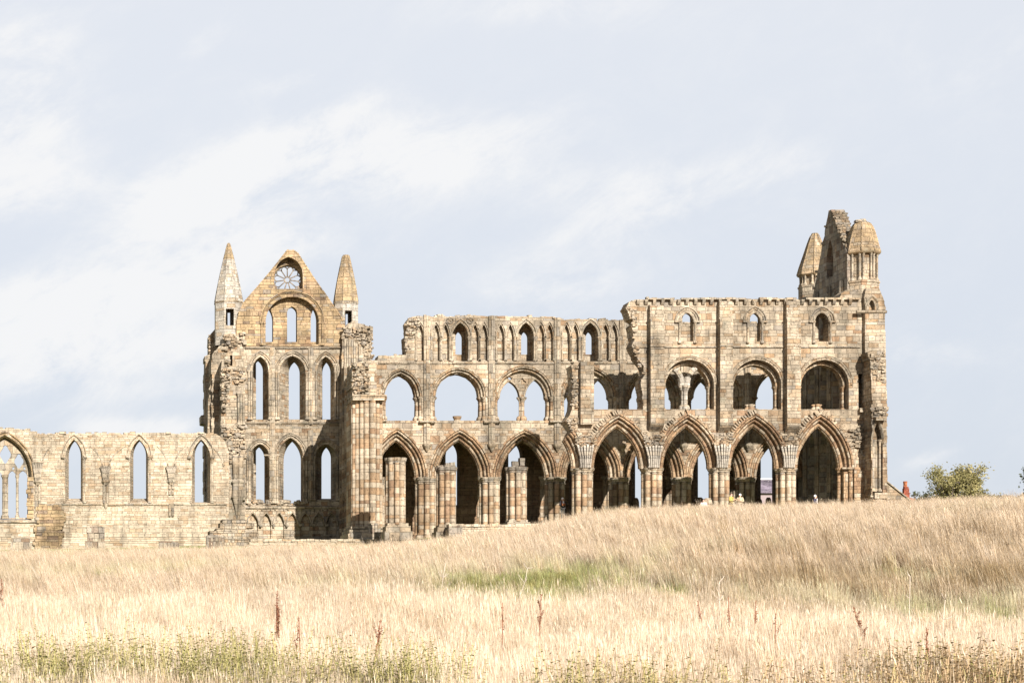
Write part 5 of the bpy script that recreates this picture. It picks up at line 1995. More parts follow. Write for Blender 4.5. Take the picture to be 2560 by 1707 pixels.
# ------------------------------------------------------------------ people
def skin_body(name, joints, bones, mat, parent, sub=1):
    """joints: name -> (pos, radius or (rx, ry)); one continuous skinned surface"""
    keys = list(joints)
    ix = {k: i for i, k in enumerate(keys)}
    me = bpy.data.meshes.new(name)
    me.from_pydata([joints[k][0] for k in keys], [(ix[a], ix[b]) for a, b in bones], [])
    me.materials.append(mat)
    o = bpy.data.objects.new(name, me)
    C.objects.link(o)
    md = o.modifiers.new('skin', 'SKIN')
    md.use_smooth_shade = True
    for k, v in zip(keys, me.skin_vertices[0].data):
        r = joints[k][1]
        v.radius = r if isinstance(r, tuple) else (r, r)
    me.skin_vertices[0].data[0].use_root = True
    o.modifiers.new('sub', 'SUBSURF').levels = sub
    o.modifiers['sub'].render_levels = sub
    o.parent = parent
    return o


def person(label, px, D, head_y, face, jacket, trousers, shirt, hair, group=None, arms='hold', H=1.72, bald=False):
    pl = Pl(D)
    x = pl.x(px)
    z = pl.z(head_y) - H
    t = thing('person', label, 'person', (x, D, z), 'visitors among the ruins')
    t.rotation_euler = (0, 0, face)     # 0 looks at the camera (-Y)
    k = H / 1.75
    J = {}

    def j(n, px_, py_, pz_, r):
        J[n] = ((px_ * k, py_ * k, pz_ * k), r if isinstance(r, tuple) else r * k)
    j('pelvis', 0, 0, 0.95, (0.15, 0.11))
    j('waist', 0, 0, 1.10, (0.135, 0.10))
    j('chest', 0, 0, 1.32, (0.16, 0.11))
    j('neckb', 0, 0.01, 1.46, 0.065)
    j('neck', 0, -0.005, 1.52, 0.055)
    j('head', 0, -0.02, 1.60, (0.075, 0.09))
    j('crown', 0, -0.01, 1.69, (0.07, 0.085))
    B = [('pelvis', 'waist'), ('waist', 'chest'), ('chest', 'neckb'), ('neckb', 'neck'), ('neck', 'head'), ('head', 'crown')]
    for s, S in ((-1, 'l'), (1, 'r')):
        st = 0.04 * s
        j('hip' + S, 0.09 * s, 0, 0.90, 0.085)
        j('knee' + S, 0.10 * s, -0.02 + st, 0.50, 0.058)
        j('ankle' + S, 0.11 * s, 0.02 + st * 2, 0.09, 0.04)
        j('toe' + S, 0.13 * s, -0.15 + st * 2, 0.035, 0.035)
        B += [('pelvis', 'hip' + S), ('hip' + S, 'knee' + S), ('knee' + S, 'ankle' + S), ('ankle' + S, 'toe' + S)]
        j('sho' + S, 0.19 * s, 0.0, 1.42, 0.06)
        if arms == 'hold':
            e, w, h = (0.26 * s, -0.02, 1.14), (0.09 * s, -0.26, 1.20), (0.035 * s, -0.30, 1.23)
        else:
            e, w, h = (0.25 * s, 0.02, 1.14), (0.25 * s, -0.06, 0.90), (0.25 * s, -0.08, 0.82)
        j('elb' + S, *e, 0.045)
        j('wri' + S, *w, 0.03)
        j('palm' + S, *h, (0.036, 0.02))
        B += [('chest', 'sho' + S), ('sho' + S, 'elb' + S), ('elb' + S, 'wri' + S), ('wri' + S, 'palm' + S)]
        dv = (Vector(h) - Vector(w)).normalized()
        sd = Vector((0, 0, 1)) if arms == 'hold' else Vector((0, 1, 0))
        for q, L in enumerate((0.075, 0.085, 0.08, 0.062)):
            b = Vector(h) + dv * 0.045 + sd * (0.022 * (1.5 - q) * 0.8)
            c_ = b + dv * L * 0.6
            d_ = c_ + (dv * 0.6 + Vector((-0.4 * s, 0, -0.5))).normalized() * L * 0.5
            j('f%d%s' % (q, S), *b, 0.009)
            j('g%d%s' % (q, S), *c_, 0.0085)
            j('h%d%s' % (q, S), *d_, 0.008)
            B += [('palm' + S, 'f%d%s' % (q, S)), ('f%d%s' % (q, S), 'g%d%s' % (q, S)), ('g%d%s' % (q, S), 'h%d%s' % (q, S))]
        b = Vector(w) + dv * 0.03 + sd * 0.035
        c_ = b + dv * 0.03 + sd * 0.025
        j('t0' + S, *b, 0.011)
        j('t1' + S, *c_, 0.009)
        B += [('wri' + S, 't0' + S), ('t0' + S, 't1' + S)]
    body = skin_body('body', J, B, M_SKIN, t)
    # face: nose, ears, eyes, mouth as small raised features of the head
    mb = MB()
    hz = 1.605 * k
    mb.tube([(0, -0.105 * k, hz + 0.02), (0, -0.128 * k, hz - 0.02)], 0.012, 0.018, 6)
    for s in (-1, 1):
        mb.stack(circ(0.016, 6), 0.082 * s * k, 0.0, [(0.6, hz - 0.03), (1.2, hz), (0.9, hz + 0.035)], bottom=True)
    mb.build('face', M_SKIN, None).parent = body
    mb = MB()
    for s in (-1, 1):
        mb.stack(circ(0.011, 6), 0.032 * s * k, -0.104 * k, [(0.8, hz + 0.012), (1.0, hz + 0.02), (0.8, hz + 0.028)], bottom=True)
    mb.box(-0.025 * k, 0.025 * k, -0.112 * k, -0.09 * k, hz - 0.055, hz - 0.047)
    mb.build('eyes_and_mouth', M_METAL, None).parent = body
    # clothes
    JJ = {n: J[n] for n in ('pelvis', 'waist', 'chest', 'neckb', 'shol', 'elbl', 'wril', 'shor', 'elbr', 'wrir')}
    gr = lambda r, a: tuple(q + a for q in r) if isinstance(r, tuple) else r + a
    JJ = {n: (p, gr(r, 0.024)) for n, (p, r) in JJ.items()}
    JJ['hem'] = ((0, 0, 0.80 * k), (0.185, 0.14))
    BB = [('pelvis', 'waist'), ('waist', 'chest'), ('chest', 'neckb'), ('pelvis', 'hem')] + [(a + S, b + S) for S in 'lr' for a, b in (('sho', 'elb'), ('elb', 'wri'))] + [('chest', 'shol'), ('chest', 'shor')]
    skin_body('jacket', JJ, BB, jacket, t)
    TT = {n: (J[n][0], gr(J[n][1], 0.016)) for n in ('pelvis', 'hipl', 'hipr', 'kneel', 'kneer', 'anklel', 'ankler')}
    skin_body('trousers', TT, [('pelvis', 'hipl'), ('pelvis', 'hipr'), ('hipl', 'kneel'), ('hipr', 'kneer'), ('kneel', 'anklel'), ('kneer', 'ankler')], trousers, t)
    mb = MB()
    pts = [[(0.055 * q * k, (-0.132 - 0.02 * (1 - abs(q))) * k, zz * k) for q in (-1, -0.5, 0, 0.5, 1)] for zz in (1.06, 1.25, 1.40, 1.47)]
    for a, b in zip(pts, pts[1:]):
        mb.strip(a, b, smooth=True)
    o = mb.build('shirt', shirt, None)
    o.parent = t
    mb = MB()
    lv = [(1.02, 1.60), (1.08, 1.64), (1.05, 1.69), (0.85, 1.735), (0.45, 1.757), (0.1, 1.762)]
    foot = [(0.086 * math.cos(q), 0.012 + (0.102 if math.sin(q) > 0 else 0.075) * math.sin(q)) for q in [2 * math.pi * i / 14 for i in range(14)]]
    mb.stack([(p[0] * k, p[1] * k) for p in foot], 0, 0.006, [(a, b * k) for a, b in lv], smooth=True)
    o = mb.build('hair', hair, None)
    o.parent = t
    return t


J_BLACK = plain('black_jacket', (0.022, 0.021, 0.026), 0.8, 0.2)
J_NAVY = plain('navy_jacket', (0.035, 0.035, 0.06), 0.8, 0.2)
J_OLIVE = plain('mustard_jacket', (0.36, 0.27, 0.08), 0.85, 0.15)
J_BEIGE = plain('beige_jacket', (0.42, 0.33, 0.21), 0.85, 0.15)
J_PINK = plain('pale_pink_jacket', (0.62, 0.47, 0.42), 0.85, 0.15)
T_GREY = plain('pale_grey_trousers', (0.50, 0.47, 0.46), 0.9, 0.1)
T_DARK = plain('dark_trousers', (0.05, 0.05, 0.06), 0.9, 0.1)
S_WHITE = plain('white_shirt', (0.72, 0.70, 0.68), 0.9, 0.05)
H_WHITE = plain('white_hair', (0.68, 0.66, 0.64), 0.7, 0.1)
H_DARK = plain('dark_hair', (0.045, 0.03, 0.022), 0.6, 0.2)
p1 = person('person in open black jacket and pale trousers standing by a pier, hands in front', 1407, 162.6, 1243.5, 0.1, J_BLACK, T_GREY, S_WHITE, H_WHITE)
person('white haired person in dark navy jacket walking under the rightmost arch, legs hidden by grass', 2038.5, 157.3, 1236.5, 0.9, J_NAVY, T_DARK, S_WHITE, H_WHITE, arms='down')
person('dark haired person in mustard yellow jacket in front of a pier, half hidden by grass', 1828, 157.3, 1232, 0.7, J_OLIVE, T_DARK, J_OLIVE, H_DARK)
person('white haired person in beige jacket right of the one in mustard yellow', 1850, 157.6, 1234, -0.5, J_BEIGE, T_DARK, J_BEIGE, H_WHITE, H=1.68)
person('dark haired person in pink with only head and shoulders above the grass', 1759, 157.2, 1247, -0.4, J_PINK, T_DARK, J_PINK, H_DARK, arms='down', H=1.6)
mb = MB()
mb.rock(p1.location.x - 0.02, p1.location.y - 0.36, p1.location.z + 1.15, 0.30, 0.12, 0.16, tilt=0.05)
mb.tube([(p1.location.x - 0.14, p1.location.y - 0.33, p1.location.z + 1.2), (p1.location.x - 0.10, p1.location.y - 0.12, p1.location.z + 1.48), (p1.location.x + 0.10, p1.location.y - 0.12, p1.location.z + 1.48), (p1.location.x + 0.12, p1.location.y - 0.33, p1.location.z + 1.2)], 0.012, n=5)
tag(mb.build('shoulder_bag', plain('brown_leather', (0.20, 0.07, 0.025), 0.6, 0.15)), 'small red brown bag held at the chest of the person in black', 'bag')

# dark rounded boulders / pier feet peeping over the ridge inside the church
for i, (px, y, w, lab) in enumerate(((1588, 1244, 18, 'dark rounded stump of stone behind the second near pier'), (1748, 1243, 22, 'dark rounded stump of stone in the gap left of the third near pier'),
                                      (1897, 1246, 16, 'dark rounded stump left of the slate roof'), (1921, 1243, 14, 'dark squared stump right of the slate roof'),
                                      (1769, 1245, 22, 'tan rounded gravestone beside the person in pink'))):
    pl = Pl(171.5 if i < 4 else 158.6)
    mb = MB()
    z1 = pl.z(y)
    mb.stack(circ(w / pl.s / 2 * 1.05, 10), pl.x(px), pl.D, [(1, z1 - 2.2), (1.05, z1 - 0.4), (0.9, z1 - 0.15), (0.55, z1)], smooth=False)
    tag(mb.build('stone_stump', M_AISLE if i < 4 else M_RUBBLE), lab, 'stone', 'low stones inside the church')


# ------------------------------------------------------------------ the long grass
def grass_mat(name, cols, trans=0.4):
    """per-blade value 'rnd' on the mesh, per-tuft 'tint' and 'lum' on the instance"""
    m = bpy.data.materials.new(name)
    m.use_nodes = True
    t = NT(m.node_tree)
    out = t.n('ShaderNodeOutputMaterial')
    ca = t.n('ShaderNodeAttribute', attribute_name='rnd').outputs['Fac']
    tint = t.n('ShaderNodeAttribute', attribute_name='tint', attribute_type='INSTANCER').outputs['Fac']
    lum = t.n('ShaderNodeAttribute', attribute_name='lum', attribute_type='INSTANCER').outputs['Fac']
    c = t.mix(t.m('MULTIPLY', tint, t.m('ADD', 0.55, t.m('MULTIPLY', ca, 0.6)), clamp=True), t.ramp(ca, cols[0]), t.ramp(ca, cols[1]))
    if len(cols) > 2:       # below zero: rusty, older grass
        c = t.mix(t.m('MULTIPLY', tint, -1.0, clamp=True), c, t.ramp(ca, cols[2]))
    vm = t.n('ShaderNodeVectorMath', operation='SCALE')
    t.l(c, vm.inputs[0])
    t.l(lum, vm.inputs[3])
    d = t.n('ShaderNodeBsdfDiffuse')
    tr = t.n('ShaderNodeBsdfTranslucent')
    t.l(vm.outputs[0], d.inputs[0])
    t.l(vm.outputs[0], tr.inputs[0])
    mx = t.n('ShaderNodeMixShader')
    mx.inputs[0].default_value = trans
    t.l(d.outputs[0], mx.inputs[1])
    t.l(tr.outputs[0], mx.inputs[2])
    t.l(mx.outputs[0], out.inputs[0])
    return m


STRAW = [(0, (0.26, 0.17, 0.09)), (0.14, (0.40, 0.28, 0.17)), (0.3, (0.58, 0.455, 0.31)), (0.6, (0.68, 0.56, 0.425)), (0.9, (0.75, 0.655, 0.53)), (1, (0.58, 0.42, 0.27))]
RUSTY = [(0, (0.13, 0.09, 0.04)), (0.25, (0.24, 0.165, 0.08)), (0.6, (0.39, 0.285, 0.15)), (0.9, (0.53, 0.41, 0.25)), (1, (0.26, 0.15, 0.075))]
GREEN = [(0, (0.06, 0.085, 0.022)), (0.4, (0.145, 0.195, 0.05)), (0.75, (0.23, 0.28, 0.085)), (1, (0.36, 0.34, 0.14))]
M_GRASS = grass_mat('dry_grass', (STRAW, GREEN, RUSTY))
M_HERB = grass_mat('herb_leaves', ([(0, (0.10, 0.105, 0.03)), (0.4, (0.20, 0.20, 0.062)), (0.75, (0.31, 0.30, 0.10)), (1, (0.44, 0.38, 0.17))], [(0, (0.15, 0.09, 0.05)), (0.5, (0.33, 0.21, 0.12)), (1, (0.48, 0.34, 0.2))]), 0.3)
SRC = bpy.data.collections.new('tuft_sources')      # never linked to the scene: only instanced from


NSRC = [0]


def blade_tuft(name, seed, n, h, w, spread, lean, mat, seedhead=0.4):
    nr = np.random.RandomState(seed)
    V, rv = [], []
    for k in range(n):
        a = nr.uniform(0, 2 * math.pi)
        r = spread * math.sqrt(nr.uniform())
        b = np.array([r * math.cos(a), r * math.sin(a), -0.06])
        hh = h * nr.uniform(0.55, 1.1)
        dirn = np.array([nr.normal(lean, 0.085), nr.normal(0, 0.10), 1.0])
        ph = nr.uniform(0, math.pi)
        side = np.array([math.cos(ph), math.sin(ph), 0]) * w * nr.uniform(0.6, 1.3) / 2
        bend = np.array([nr.normal(lean * 1.5, 0.11), nr.normal(0, 0.14), -abs(nr.normal(0, 0.05))])
        if nr.uniform() < 0.06:
            bend *= 3.0
        pts = [b + dirn * hh * f + bend * hh * f * f * 0.5 for f in (0, 0.35, 0.7, 1.0)]
        ww = [1.0, 0.85, 0.6, 0.12]
        q = nr.uniform()
        for i in range(3):
            V.append([pts[i] - side * ww[i], pts[i] + side * ww[i], pts[i + 1] + side * ww[i + 1], pts[i + 1] - side * ww[i + 1]])
            rv.append(q)
        if nr.uniform() < seedhead:
            d = pts[3] - pts[2]
            d = d / np.linalg.norm(d)
            s2 = side * 1.7
            p0, p1, p2 = pts[3] - d * 0.10, pts[3] - d * 0.03, pts[3] + d * 0.05
            V.append([p0, p1 + s2, p2, p1 - s2])
            rv.append(min(1, q * 0.6 + 0.35))
    NSRC[0] += 1
    name = 'source_%02d_%s' % (NSRC[0], name)      # collection children are picked in name order
    me = quads_mesh(name, np.array(V), mat, np.array(rv))
    o = bpy.data.objects.new(name, me)
    SRC.objects.link(o)
    return o


def herb_tuft(name, seed, n, h, spread, leaf, mat, stemmed=True):
    nr = np.random.RandomState(seed)
    V, rv = [], []
    for k in range(n):
        a = nr.uniform(0, 2 * math.pi)
        r = spread * math.sqrt(nr.uniform())
        b = np.array([r * math.cos(a), r * math.sin(a), -0.05])
        hh = h * nr.uniform(0.6, 1.1)
        d = np.array([nr.normal(0.05, 0.16), nr.normal(0, 0.16), 1.0])
        top = b + d * hh
        s = np.array([0.005, 0.002, 0])
        V.append([b - s, b + s, top + s * 0.5, top - s * 0.5])
        rv.append(0.9)
        m = int(22 * hh / 0.9) + 4
        q0 = nr.uniform(0, 0.5)
        for i in range(m):
            f = 0.25 + 0.75 * (i + nr.uniform()) / m
            p = b + d * hh * f
            aa = i * 2.4 + nr.uniform(-0.4, 0.4)
            L = leaf * (1.15 - 0.6 * f) * nr.uniform(0.7, 1.3)
            o = np.array([math.cos(aa), math.sin(aa), nr.uniform(-0.2, 0.7)])
            o /= np.linalg.norm(o)
            sd = np.cross(o, [0, 0, 1])
            sd = sd / (np.linalg.norm(sd) + 1e-6) * L * 0.27
            dr = np.array([0, 0, -0.15 * L])
            V.append([p, p + o * L * 0.5 + sd, p + o * L + dr, p + o * L * 0.5 - sd])
            rv.append(q0 + nr.uniform(0, 0.5))
    NSRC[0] += 1
    name = 'source_%02d_%s' % (NSRC[0], name)      # collection children are picked in name order
    me = quads_mesh(name, np.array(V), mat, np.array(rv))
    o = bpy.data.objects.new(name, me)
    SRC.objects.link(o)
    return o


def scatter(name, srcs, pts, rot, scl, var, tint, lum, **props):
    """one 'stuff' object whose points carry instances of the tufts"""
    col = bpy.data.collections.new(name + '_sources')
    for o in srcs:
        col.objects.link(o)
    me = bpy.data.meshes.new(name)
    me.from_pydata(pts.tolist(), [], [])
    n = len(pts)
    for nm, ty, val in (('rz', 'FLOAT', rot), ('scl', 'FLOAT', scl), ('var', 'INT', var), ('tint', 'FLOAT', tint), ('lum', 'FLOAT', lum)):
        a = me.attributes.new(nm, ty, 'POINT')
        a.data.foreach_set('value', val.astype(np.int32 if ty == 'INT' else np.float32))
    o = bpy.data.objects.new(name, me)
    C.objects.link(o)
    ng = bpy.data.node_groups.new(name, 'GeometryNodeTree')
    ng.interface.new_socket('Geometry', in_out='INPUT', socket_type='NodeSocketGeometry')
    ng.interface.new_socket('Geometry', in_out='OUTPUT', socket_type='NodeSocketGeometry')
    N, Lk = ng.nodes, ng.links
    gi, go = N.new('NodeGroupInput'), N.new('NodeGroupOutput')
    m2p = N.new('GeometryNodeMeshToPoints')
    iop = N.new('GeometryNodeInstanceOnPoints')
    ci = N.new('GeometryNodeCollectionInfo')
    ci.inputs['Collection'].default_value = col
    ci.inputs['Separate Children'].default_value = True
    ci.inputs['Reset Children'].default_value = True

    def attr(nm, ty):
        a = N.new('GeometryNodeInputNamedAttribute')
        a.data_type = ty
        a.inputs['Name'].default_value = nm
        return a.outputs['Attribute']
    iop.inputs['Pick Instance'].default_value = True
    cx = N.new('ShaderNodeCombineXYZ')
    Lk.new(attr('rz', 'FLOAT'), cx.inputs[2])
    Lk.new(gi.outputs[0], m2p.inputs[0])
    Lk.new(m2p.outputs[0], iop.inputs['Points'])
    Lk.new(ci.outputs[0], iop.inputs['Instance'])
    Lk.new(attr('var', 'INT'), iop.inputs['Instance Index'])
    Lk.new(cx.outputs[0], iop.inputs['Rotation'])
    Lk.new(attr('scl', 'FLOAT'), iop.inputs['Scale'])
    Lk.new(iop.outputs[0], go.inputs[0])
    md = o.modifiers.new('scatter', 'NODES')
    md.node_group = ng
    for k, v in props.items():
        o[k] = v
    return o


def vnoise(x, y, seed, s):
    """cheap smooth noise for numpy arrays, 0..1"""
    nr = np.random.RandomState(seed)
    out = np.zeros_like(x)
    for k in range(7):
        a, f, p = nr.uniform(0, 6.28), s * nr.uniform(0.6, 2.2), nr.uniform(0, 6.28)
        out += np.sin((x * math.cos(a) + y * math.sin(a)) * f + p)
    return 0.5 + out / 9.0


# table of ground heights for quick placing
_gx = np.arange(-40.0, 120.0, 0.5)
_gy = np.arange(20.0, 176.0, 0.5)
_gz = np.array([[ground_z(a, b) for a in _gx] for b in _gy])


def gz_np(x, y):
    fx = np.clip((x - _gx[0]) / 0.5, 0, len(_gx) - 2)
    fy = np.clip((y - _gy[0]) / 0.5, 0, len(_gy) - 2)
    ix, iy = fx.astype(int), fy.astype(int)
    a, b = fx - ix, fy - iy
    return (_gz[iy, ix] * (1 - a) + _gz[iy, ix + 1] * a) * (1 - b) + (_gz[iy + 1, ix] * (1 - a) + _gz[iy + 1, ix + 1] * a) * b


def field_points(n, d0, d1, seed, pa=-420, pb=3150):
    nr = np.random.RandomState(seed)
    D = np.sqrt(nr.uniform(d0 * d0, d1 * d1, n))
    px = nr.uniform(pa, pb, n)
    x = (px - PX0) * D / F
    return px, D, x, nr


def patch(px, D, items):
    g = np.zeros_like(px)
    for cx, cd, rx, rd, w in items:
        g = np.maximum(g, w * np.exp(-((px - cx) / rx) ** 2 - ((D - cd) / rd) ** 2))
    return g


GREENP = [(1330, 82, 230, 13, 1.0), (1480, 86, 120, 9, 0.9), (1080, 78, 210, 7, 0.7), (820, 75, 150, 5, 0.5), (2330, 66, 180, 4.5, 0.75), (2490, 65, 120, 5, 0.7),
          (1720, 76, 170, 6, 0.6), (1930, 71, 180, 4, 0.35), (225, 106, 110, 9, 0.8), (420, 112, 160, 10, 0.35), (60, 108, 120, 10, 0.35), (2250, 84, 160, 7, 0.22), (1650, 94, 140, 8, 0.3)]


def weed_mask(px, D, x):
    left = np.clip(1 - px / 1000, 0, 1)
    right = np.clip((px - 2050) / 250, 0, 1)
    edge = 38.6 + 4.2 * left + 2.4 * right + 1.2 * (vnoise(x, D * 0 + 40, 41, 0.9) - 0.5) * 2
    patchy = np.clip(vnoise(x, D, 31, 2.1) * 3.6 - 1.35, 0, 1)
    return np.clip((edge + 3.5 - D) / 3.5, 0, 1) * np.clip(patchy + 0.04 * left + 0.06 * right, 0, 1) * np.where((px > 1150) & (px < 2000), 0.45, 1.0)


def make_grass():
    near = [blade_tuft('tuft_near', 20 + i, 46, 1.04, 0.0075, 0.22, -0.03, M_GRASS, 0.12) for i in range(5)]
    far = [blade_tuft('tuft_far', 40 + i, 34, 1.08, 0.0135, 0.24, -0.12, M_GRASS, 0.06) for i in range(5)]
    low = [blade_tuft('tuft_low', 60 + i, 50, 0.55, 0.014, 0.3, 0.05, M_GRASS, 0.05) for i in range(2)]
    srcs = near + far + low
    P = []
    for n, d0, d1, seed, kind in ((44000, 36, 72, 1, 0), (94000, 70, 158.6, 2, 1)):
        px, D, x, nr = field_points(n, d0, d1, seed)
        z = gz_np(x, D)
        g = patch(px, D, GREENP)
        nz = vnoise(x, D, 11, 0.35)
        nz2 = vnoise(x, D, 12, 1.3)
        nz3 = vnoise(x, D, 13, 3.1)
        nz4 = np.clip(vnoise(x * 3.6, D * 1.1, 14, 1.0) * 1.6 - 0.3, 0, 1)      # tussocks
        hill = np.clip((D - 58) / 8, 0, 1) * np.clip((150 - D) / 30, 0, 1) * (0.35 + 0.65 * np.clip((px - 500) / 600, 0, 1)) + 0.35 * (D <= 62)
        g = np.clip(g * 3.0 * (0.1 + 1.6 * nz2) * (0.2 + 1.5 * nz3) * (1.25 - 0.8 * nz4), 0, 1) + 0.30 * np.clip(nz - 0.62, 0, 1) * 3 * (D > 60)
        brown = np.clip((px - 1250) / 500, 0, 1) * np.exp(-((D - 88) / 26) ** 2) * 0.5 * (0.2 + 1.5 * nz) + 0.9 * np.clip(nz2 - 0.52, 0, 1) + 1.0 * np.exp(-((D - 75) / 9) ** 2) * np.clip((px - 500) / 500, 0, 1) * (0.3 + 1.4 * nz2)
        tint = np.clip(g + nr.normal(0, 0.08, n), 0, 1)
        # single clumps differ: some rusty and dark, some bleached
        tint = np.where(tint < 0.3, tint - np.clip(brown * 1.0 + nr.normal(-0.05, 0.25, n), 0, 1.0) * (1 - tint), tint)
        dark = nr.uniform(size=n) < (0.12 + 0.2 * np.clip(brown, 0, 1))
        lum = np.where(dark, nr.uniform(0.50, 0.85, n), nr.uniform(0.88, 1.12, n)) * (0.90 + 0.2 * nz3)
        lum = np.where(tint > 0.35, lum * 1.25, lum * (1.0 + 0.10 * (D < 62)))
        s = nr.uniform(0.62, 1.18, n) * (1 - 0.40 * np.clip(g, 0, 1)) * (0.60 + 0.42 * nz + 0.34 * nz3)
        s = np.where(nr.uniform(size=n) < 0.04, s * 1.25, s)
        s *= 1 + hill * (0.75 * nz4 - 0.42)
        lum *= 1 + hill * (0.38 * nz4 - 0.30)
        tint = np.where((nz4 < 0.3) & (tint < 0.2) & (px > 600) & (D > 62) & (D < 112), np.clip(tint, -0.5, 1) + hill * 0.45 * (0.3 - nz4) / 0.3, tint)
        v = nr.randint(0, 5, n) + (5 if kind else 0)
        sw = (g > 0.4) & (nr.uniform(size=n) < 0.6)
        v = np.where(sw, 10 + nr.randint(0, 2, n), v)
        s = np.where(sw, nr.uniform(0.7, 1.2, n), s)
        # shorter towards the mown church floor
        s *= np.where(D > 154, 0.6, np.where(D > 135, 0.85, 1.0))
        keep = nr.uniform(size=n) < np.where(D > 156.5, 0.5, 1.0) * (1 - 0.86 * np.clip(g, 0, 1)) * (1 - 0.6 * weed_mask(px, D, x))
        P.append([a[keep] for a in (np.stack([x, D, z], axis=1), nr.uniform(-0.7, 0.7, n), s, v, tint, lum)])
    cat = [np.concatenate([p[i] for p in P]) for i in range(6)]
    scatter('tall_grass', srcs, cat[0], cat[1], cat[2], cat[3], cat[4], cat[5], kind='stuff')


make_grass()


def make_weeds():
    src = [herb_tuft('weed_source', 70 + i, 5, 0.85, 0.16, 0.072, M_HERB) for i in range(4)] + [herb_tuft('bramble_source', 80 + i, 12, 0.55, 0.35, 0.065, M_HERB) for i in range(3)]
    P = []
    nr = np.random.RandomState(9)
    # leafy stems along the bottom edge, thickest at the left; brown bramble at the right
    px, D, x, nr = field_points(6800, 37.0, 49, 21)
    k = nr.uniform(size=len(px)) < weed_mask(px, D, x) * 0.85
    px, D, x = px[k], D[k], x[k]
    n = len(px)
    br = np.clip((px - 1150) / 900, 0, 1)
    kind = nr.uniform(size=n) < br
    P.append([np.stack([x, D, gz_np(x, D)], axis=1), nr.uniform(0, 6.28, n), np.where(kind, nr.uniform(1.8, 2.8, n), nr.uniform(1.05, 2.05, n)), np.where(kind, 4 + nr.randint(0, 3, n), nr.randint(0, 4, n)),
              np.clip(nr.normal(0.1, 0.15, n) + 0.75 * br * (nr.uniform(size=n) < 0.85), 0, 1), nr.uniform(0.8, 1.25, n)])
    # dark herbs in the green hollows
    px, D, x, nr = field_points(24000, 58, 118, 23)
    g = patch(px, D, GREENP)
    k = nr.uniform(size=len(px)) < np.clip(g * 2.3 * (0.1 + 1.6 * vnoise(x, D, 12, 1.3)), 0, 1) * 1.2 - 0.12
    px, D, x = px[k], D[k], x[k]
    n = len(px)
    P.append([np.stack([x, D, gz_np(x, D)], axis=1), nr.uniform(0, 6.28, n), nr.uniform(0.6, 1.0, n), 4 + nr.randint(0, 3, n), np.clip(nr.normal(0.05, 0.12, n), 0, 1), nr.uniform(0.6, 1.15, n)])
    cat = [np.concatenate([p[i] for p in P]) for i in range(6)]
    scatter('leafy_weeds', src, cat[0], cat[1], cat[2], cat[3], cat[4], cat[5], kind='stuff')


make_weeds()

# single tall seed stalks one can tell apart
M_DOCK = leaf_mat('rust_seed', [(0, (0.10, 0.04, 0.025)), (0.6, (0.20, 0.085, 0.05)), (1, (0.34, 0.19, 0.11))], 0.2)
M_STALK = plain('dead_stalk', (0.50, 0.42, 0.34), 0.9, 0.15)
M_DSTEM = plain('dock_stem', (0.22, 0.10, 0.06), 0.9, 0.2)


def dock(px, ytop, D, h, lean, label, rich=1.0, seed=0):
    r = np.random.RandomState(seed + 100)
    row = ytop + 62 + 45 * h
    D = 50 + (1604 - row) / 7.6 if row < 1604 else 40 + (1690 - row) / 8.6
    D = max(D, 39.0)
    h = h + 0.6
    x = (px - PX0) * D / F
    zt = (PY0 - ytop) * D / F
    g = ground_z(x - lean * h, D)
    z0 = min(g, zt - h * 0.6)
    t = thing('dock_plant', label, 'dock plant', (x - lean * h, D, z0), 'rust brown dock stalks in the grass')
    top = Vector((x, D, zt))
    bot = Vector((x - lean * h, D, z0 - 0.1))
    mid = bot.lerp(top, 0.55) + Vector((0.03 * r.normal(), 0, 0))
    mb = MB()
    mb.tube([bot, mid, top], 0.016, 0.009, 5)
    br = []
    for k in range(int(5 * rich)):
        b = bot.lerp(top, r.uniform(0.5, 0.85))
        e = b + Vector((r.normal() * 0.05, r.normal() * 0.05, h * r.uniform(0.12, 0.25)))
        mb.tube([b, e], 0.007, 0.004, 4)
        br.append((b, e))
    mb.build('stem', M_DSTEM, t)
    V, rv = [], []
    for a, b in [(bot.lerp(top, 0.55), top)] + br:
        n = int((70 if a is not None and b is top else 30) * rich)
        for k in range(n):
            f = r.choice([0.12, 0.25, 0.36, 0.5, 0.62, 0.7, 0.85, 0.95]) + r.normal(0, 0.03)
            p = np.array(a.lerp(b, f)) + r.normal(0, 0.016, 3)
            d1 = r.normal(0, 1, 3)
            d1 /= np.linalg.norm(d1)
            d2 = np.cross(d1, r.normal(0, 1, 3))
            d2 /= np.linalg.norm(d2)
            s_ = r.uniform(0.008, 0.018)
            V.append([p - d1 * s_, p + d2 * s_, p + d1 * s_, p - d2 * s_])
            rv.append(r.uniform())
    me = quads_mesh('seed_head', np.array(V), M_DOCK, np.array(rv))
    o = bpy.data.objects.new('seed_head', me)
    C.objects.link(o)
    o.parent = t
    o.matrix_parent_inverse = Matrix.Translation(-t.location)


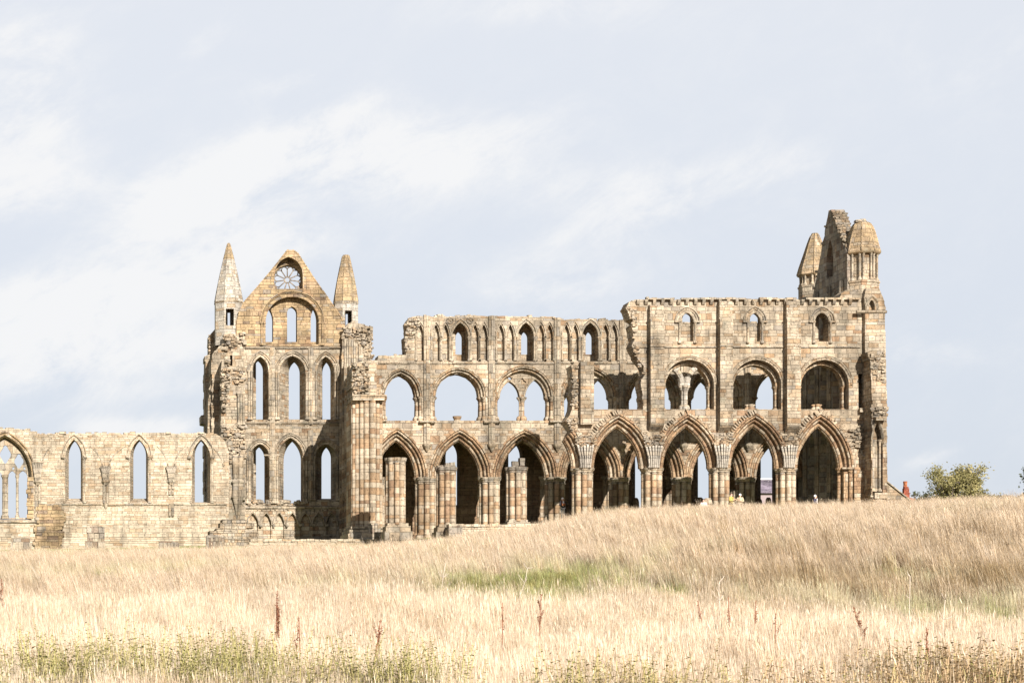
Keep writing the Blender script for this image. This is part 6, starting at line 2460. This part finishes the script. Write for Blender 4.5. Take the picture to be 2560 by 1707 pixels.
for i, a in enumerate([
        (693, 1478, 57, 1.15, -0.03, 'bright rust red dock stalk, the thickest of all, in the pale grass left of centre', 2.0),
        (747, 1540, 55, 0.6, 0.1, 'small rust dock stalk just right of the thickest red one', 0.7),
        (4, 1446, 66, 0.5, 0.0, 'dark red dock stalk at the left edge of the picture', 1.6),
        (952, 1548, 50, 1.0, 0.12, 'orange brown dock stalk leaning right below the tall shaft cluster', 1.0),
        (1256, 1505, 58, 1.1, -0.02, 'slender bare red stalk below the middle pier stump', 0.4),
        (1353, 1483, 60, 1.1, 0.05, 'red stalk with dark crown at the edge of the green hollow', 1.0),
        (1745, 1500, 60, 1.0, -0.12, 'red stalk in the dark band below the second near arch', 0.45),
        (1820, 1490, 60, 1.1, -0.05, 'taller red stalk right of the one in the dark band', 0.45),
        (1890, 1500, 59, 1.0, 0.02, 'upright thin red stalk below the third near arch', 0.4),
        (1938, 1540, 54, 0.8, -0.04, 'orange seeded stalk in the pale foreground below the rightmost arch', 0.6),
        (2133, 1516, 56, 1.0, -0.32, 'dark brown dock head leaning left alone above pale grass at right', 1.5),
        (2318, 1570, 50, 0.8, 0.0, 'brown dock stalk in front of the bramble at right', 0.8)]):
    dock(*a, seed=i)


def dry_stalk(px, ytop, D, h, lean, label, seed):
    r = random.Random(seed)
    D = D - 6.0
    h = h * 1.1
    x = (px - PX0) * D / F
    zt = (PY0 - ytop) * D / F
    z0 = min(ground_z(x - lean * h, D), zt - h * 0.7)
    mb = MB()
    bot, top = Vector((x - lean * h, D, z0 - 0.1)), Vector((x, D, zt))
    pts = [bot.lerp(top, k / 4) + Vector((r.uniform(-0.03, 0.03), 0, 0)) for k in range(5)]
    mb.tube(pts, 0.012, 0.007, 5)
    for k in range(6):
        b = pts[r.randint(2, 4)]
        e = b + Vector((r.uniform(-0.22, 0.22), r.uniform(-0.1, 0.1), r.uniform(0.05, 0.28)))
        mb.tube([b, b.lerp(e, 0.6) + Vector((0, 0, -0.02)), e], 0.009, 0.005, 4)
    tag(mb.build('dry_stalk', M_STALK), label, 'dead stalk', 'pale dead stalks in the grass')


for i, a in enumerate([
        (1115, 1405, 78, 0.9, 0.35, 'pale dead stalk leaning right over the left end of the green hollow'),
        (1320, 1420, 75, 1.0, 0.45, 'pale stalk lying far over to the right in the green hollow'),
        (1795, 1455, 62, 1.1, -0.1, 'grey forked stalk in the dark band right of the green hollow'),
        (2273, 1440, 62, 1.2, 0.0, 'upright pale branching stalk in the dark green band at right'),
        (2360, 1498, 56, 1.0, 0.05, 'pale hooked stalk with a fork at the top at right'),]):
    dry_stalk(*a, seed=i + 50)
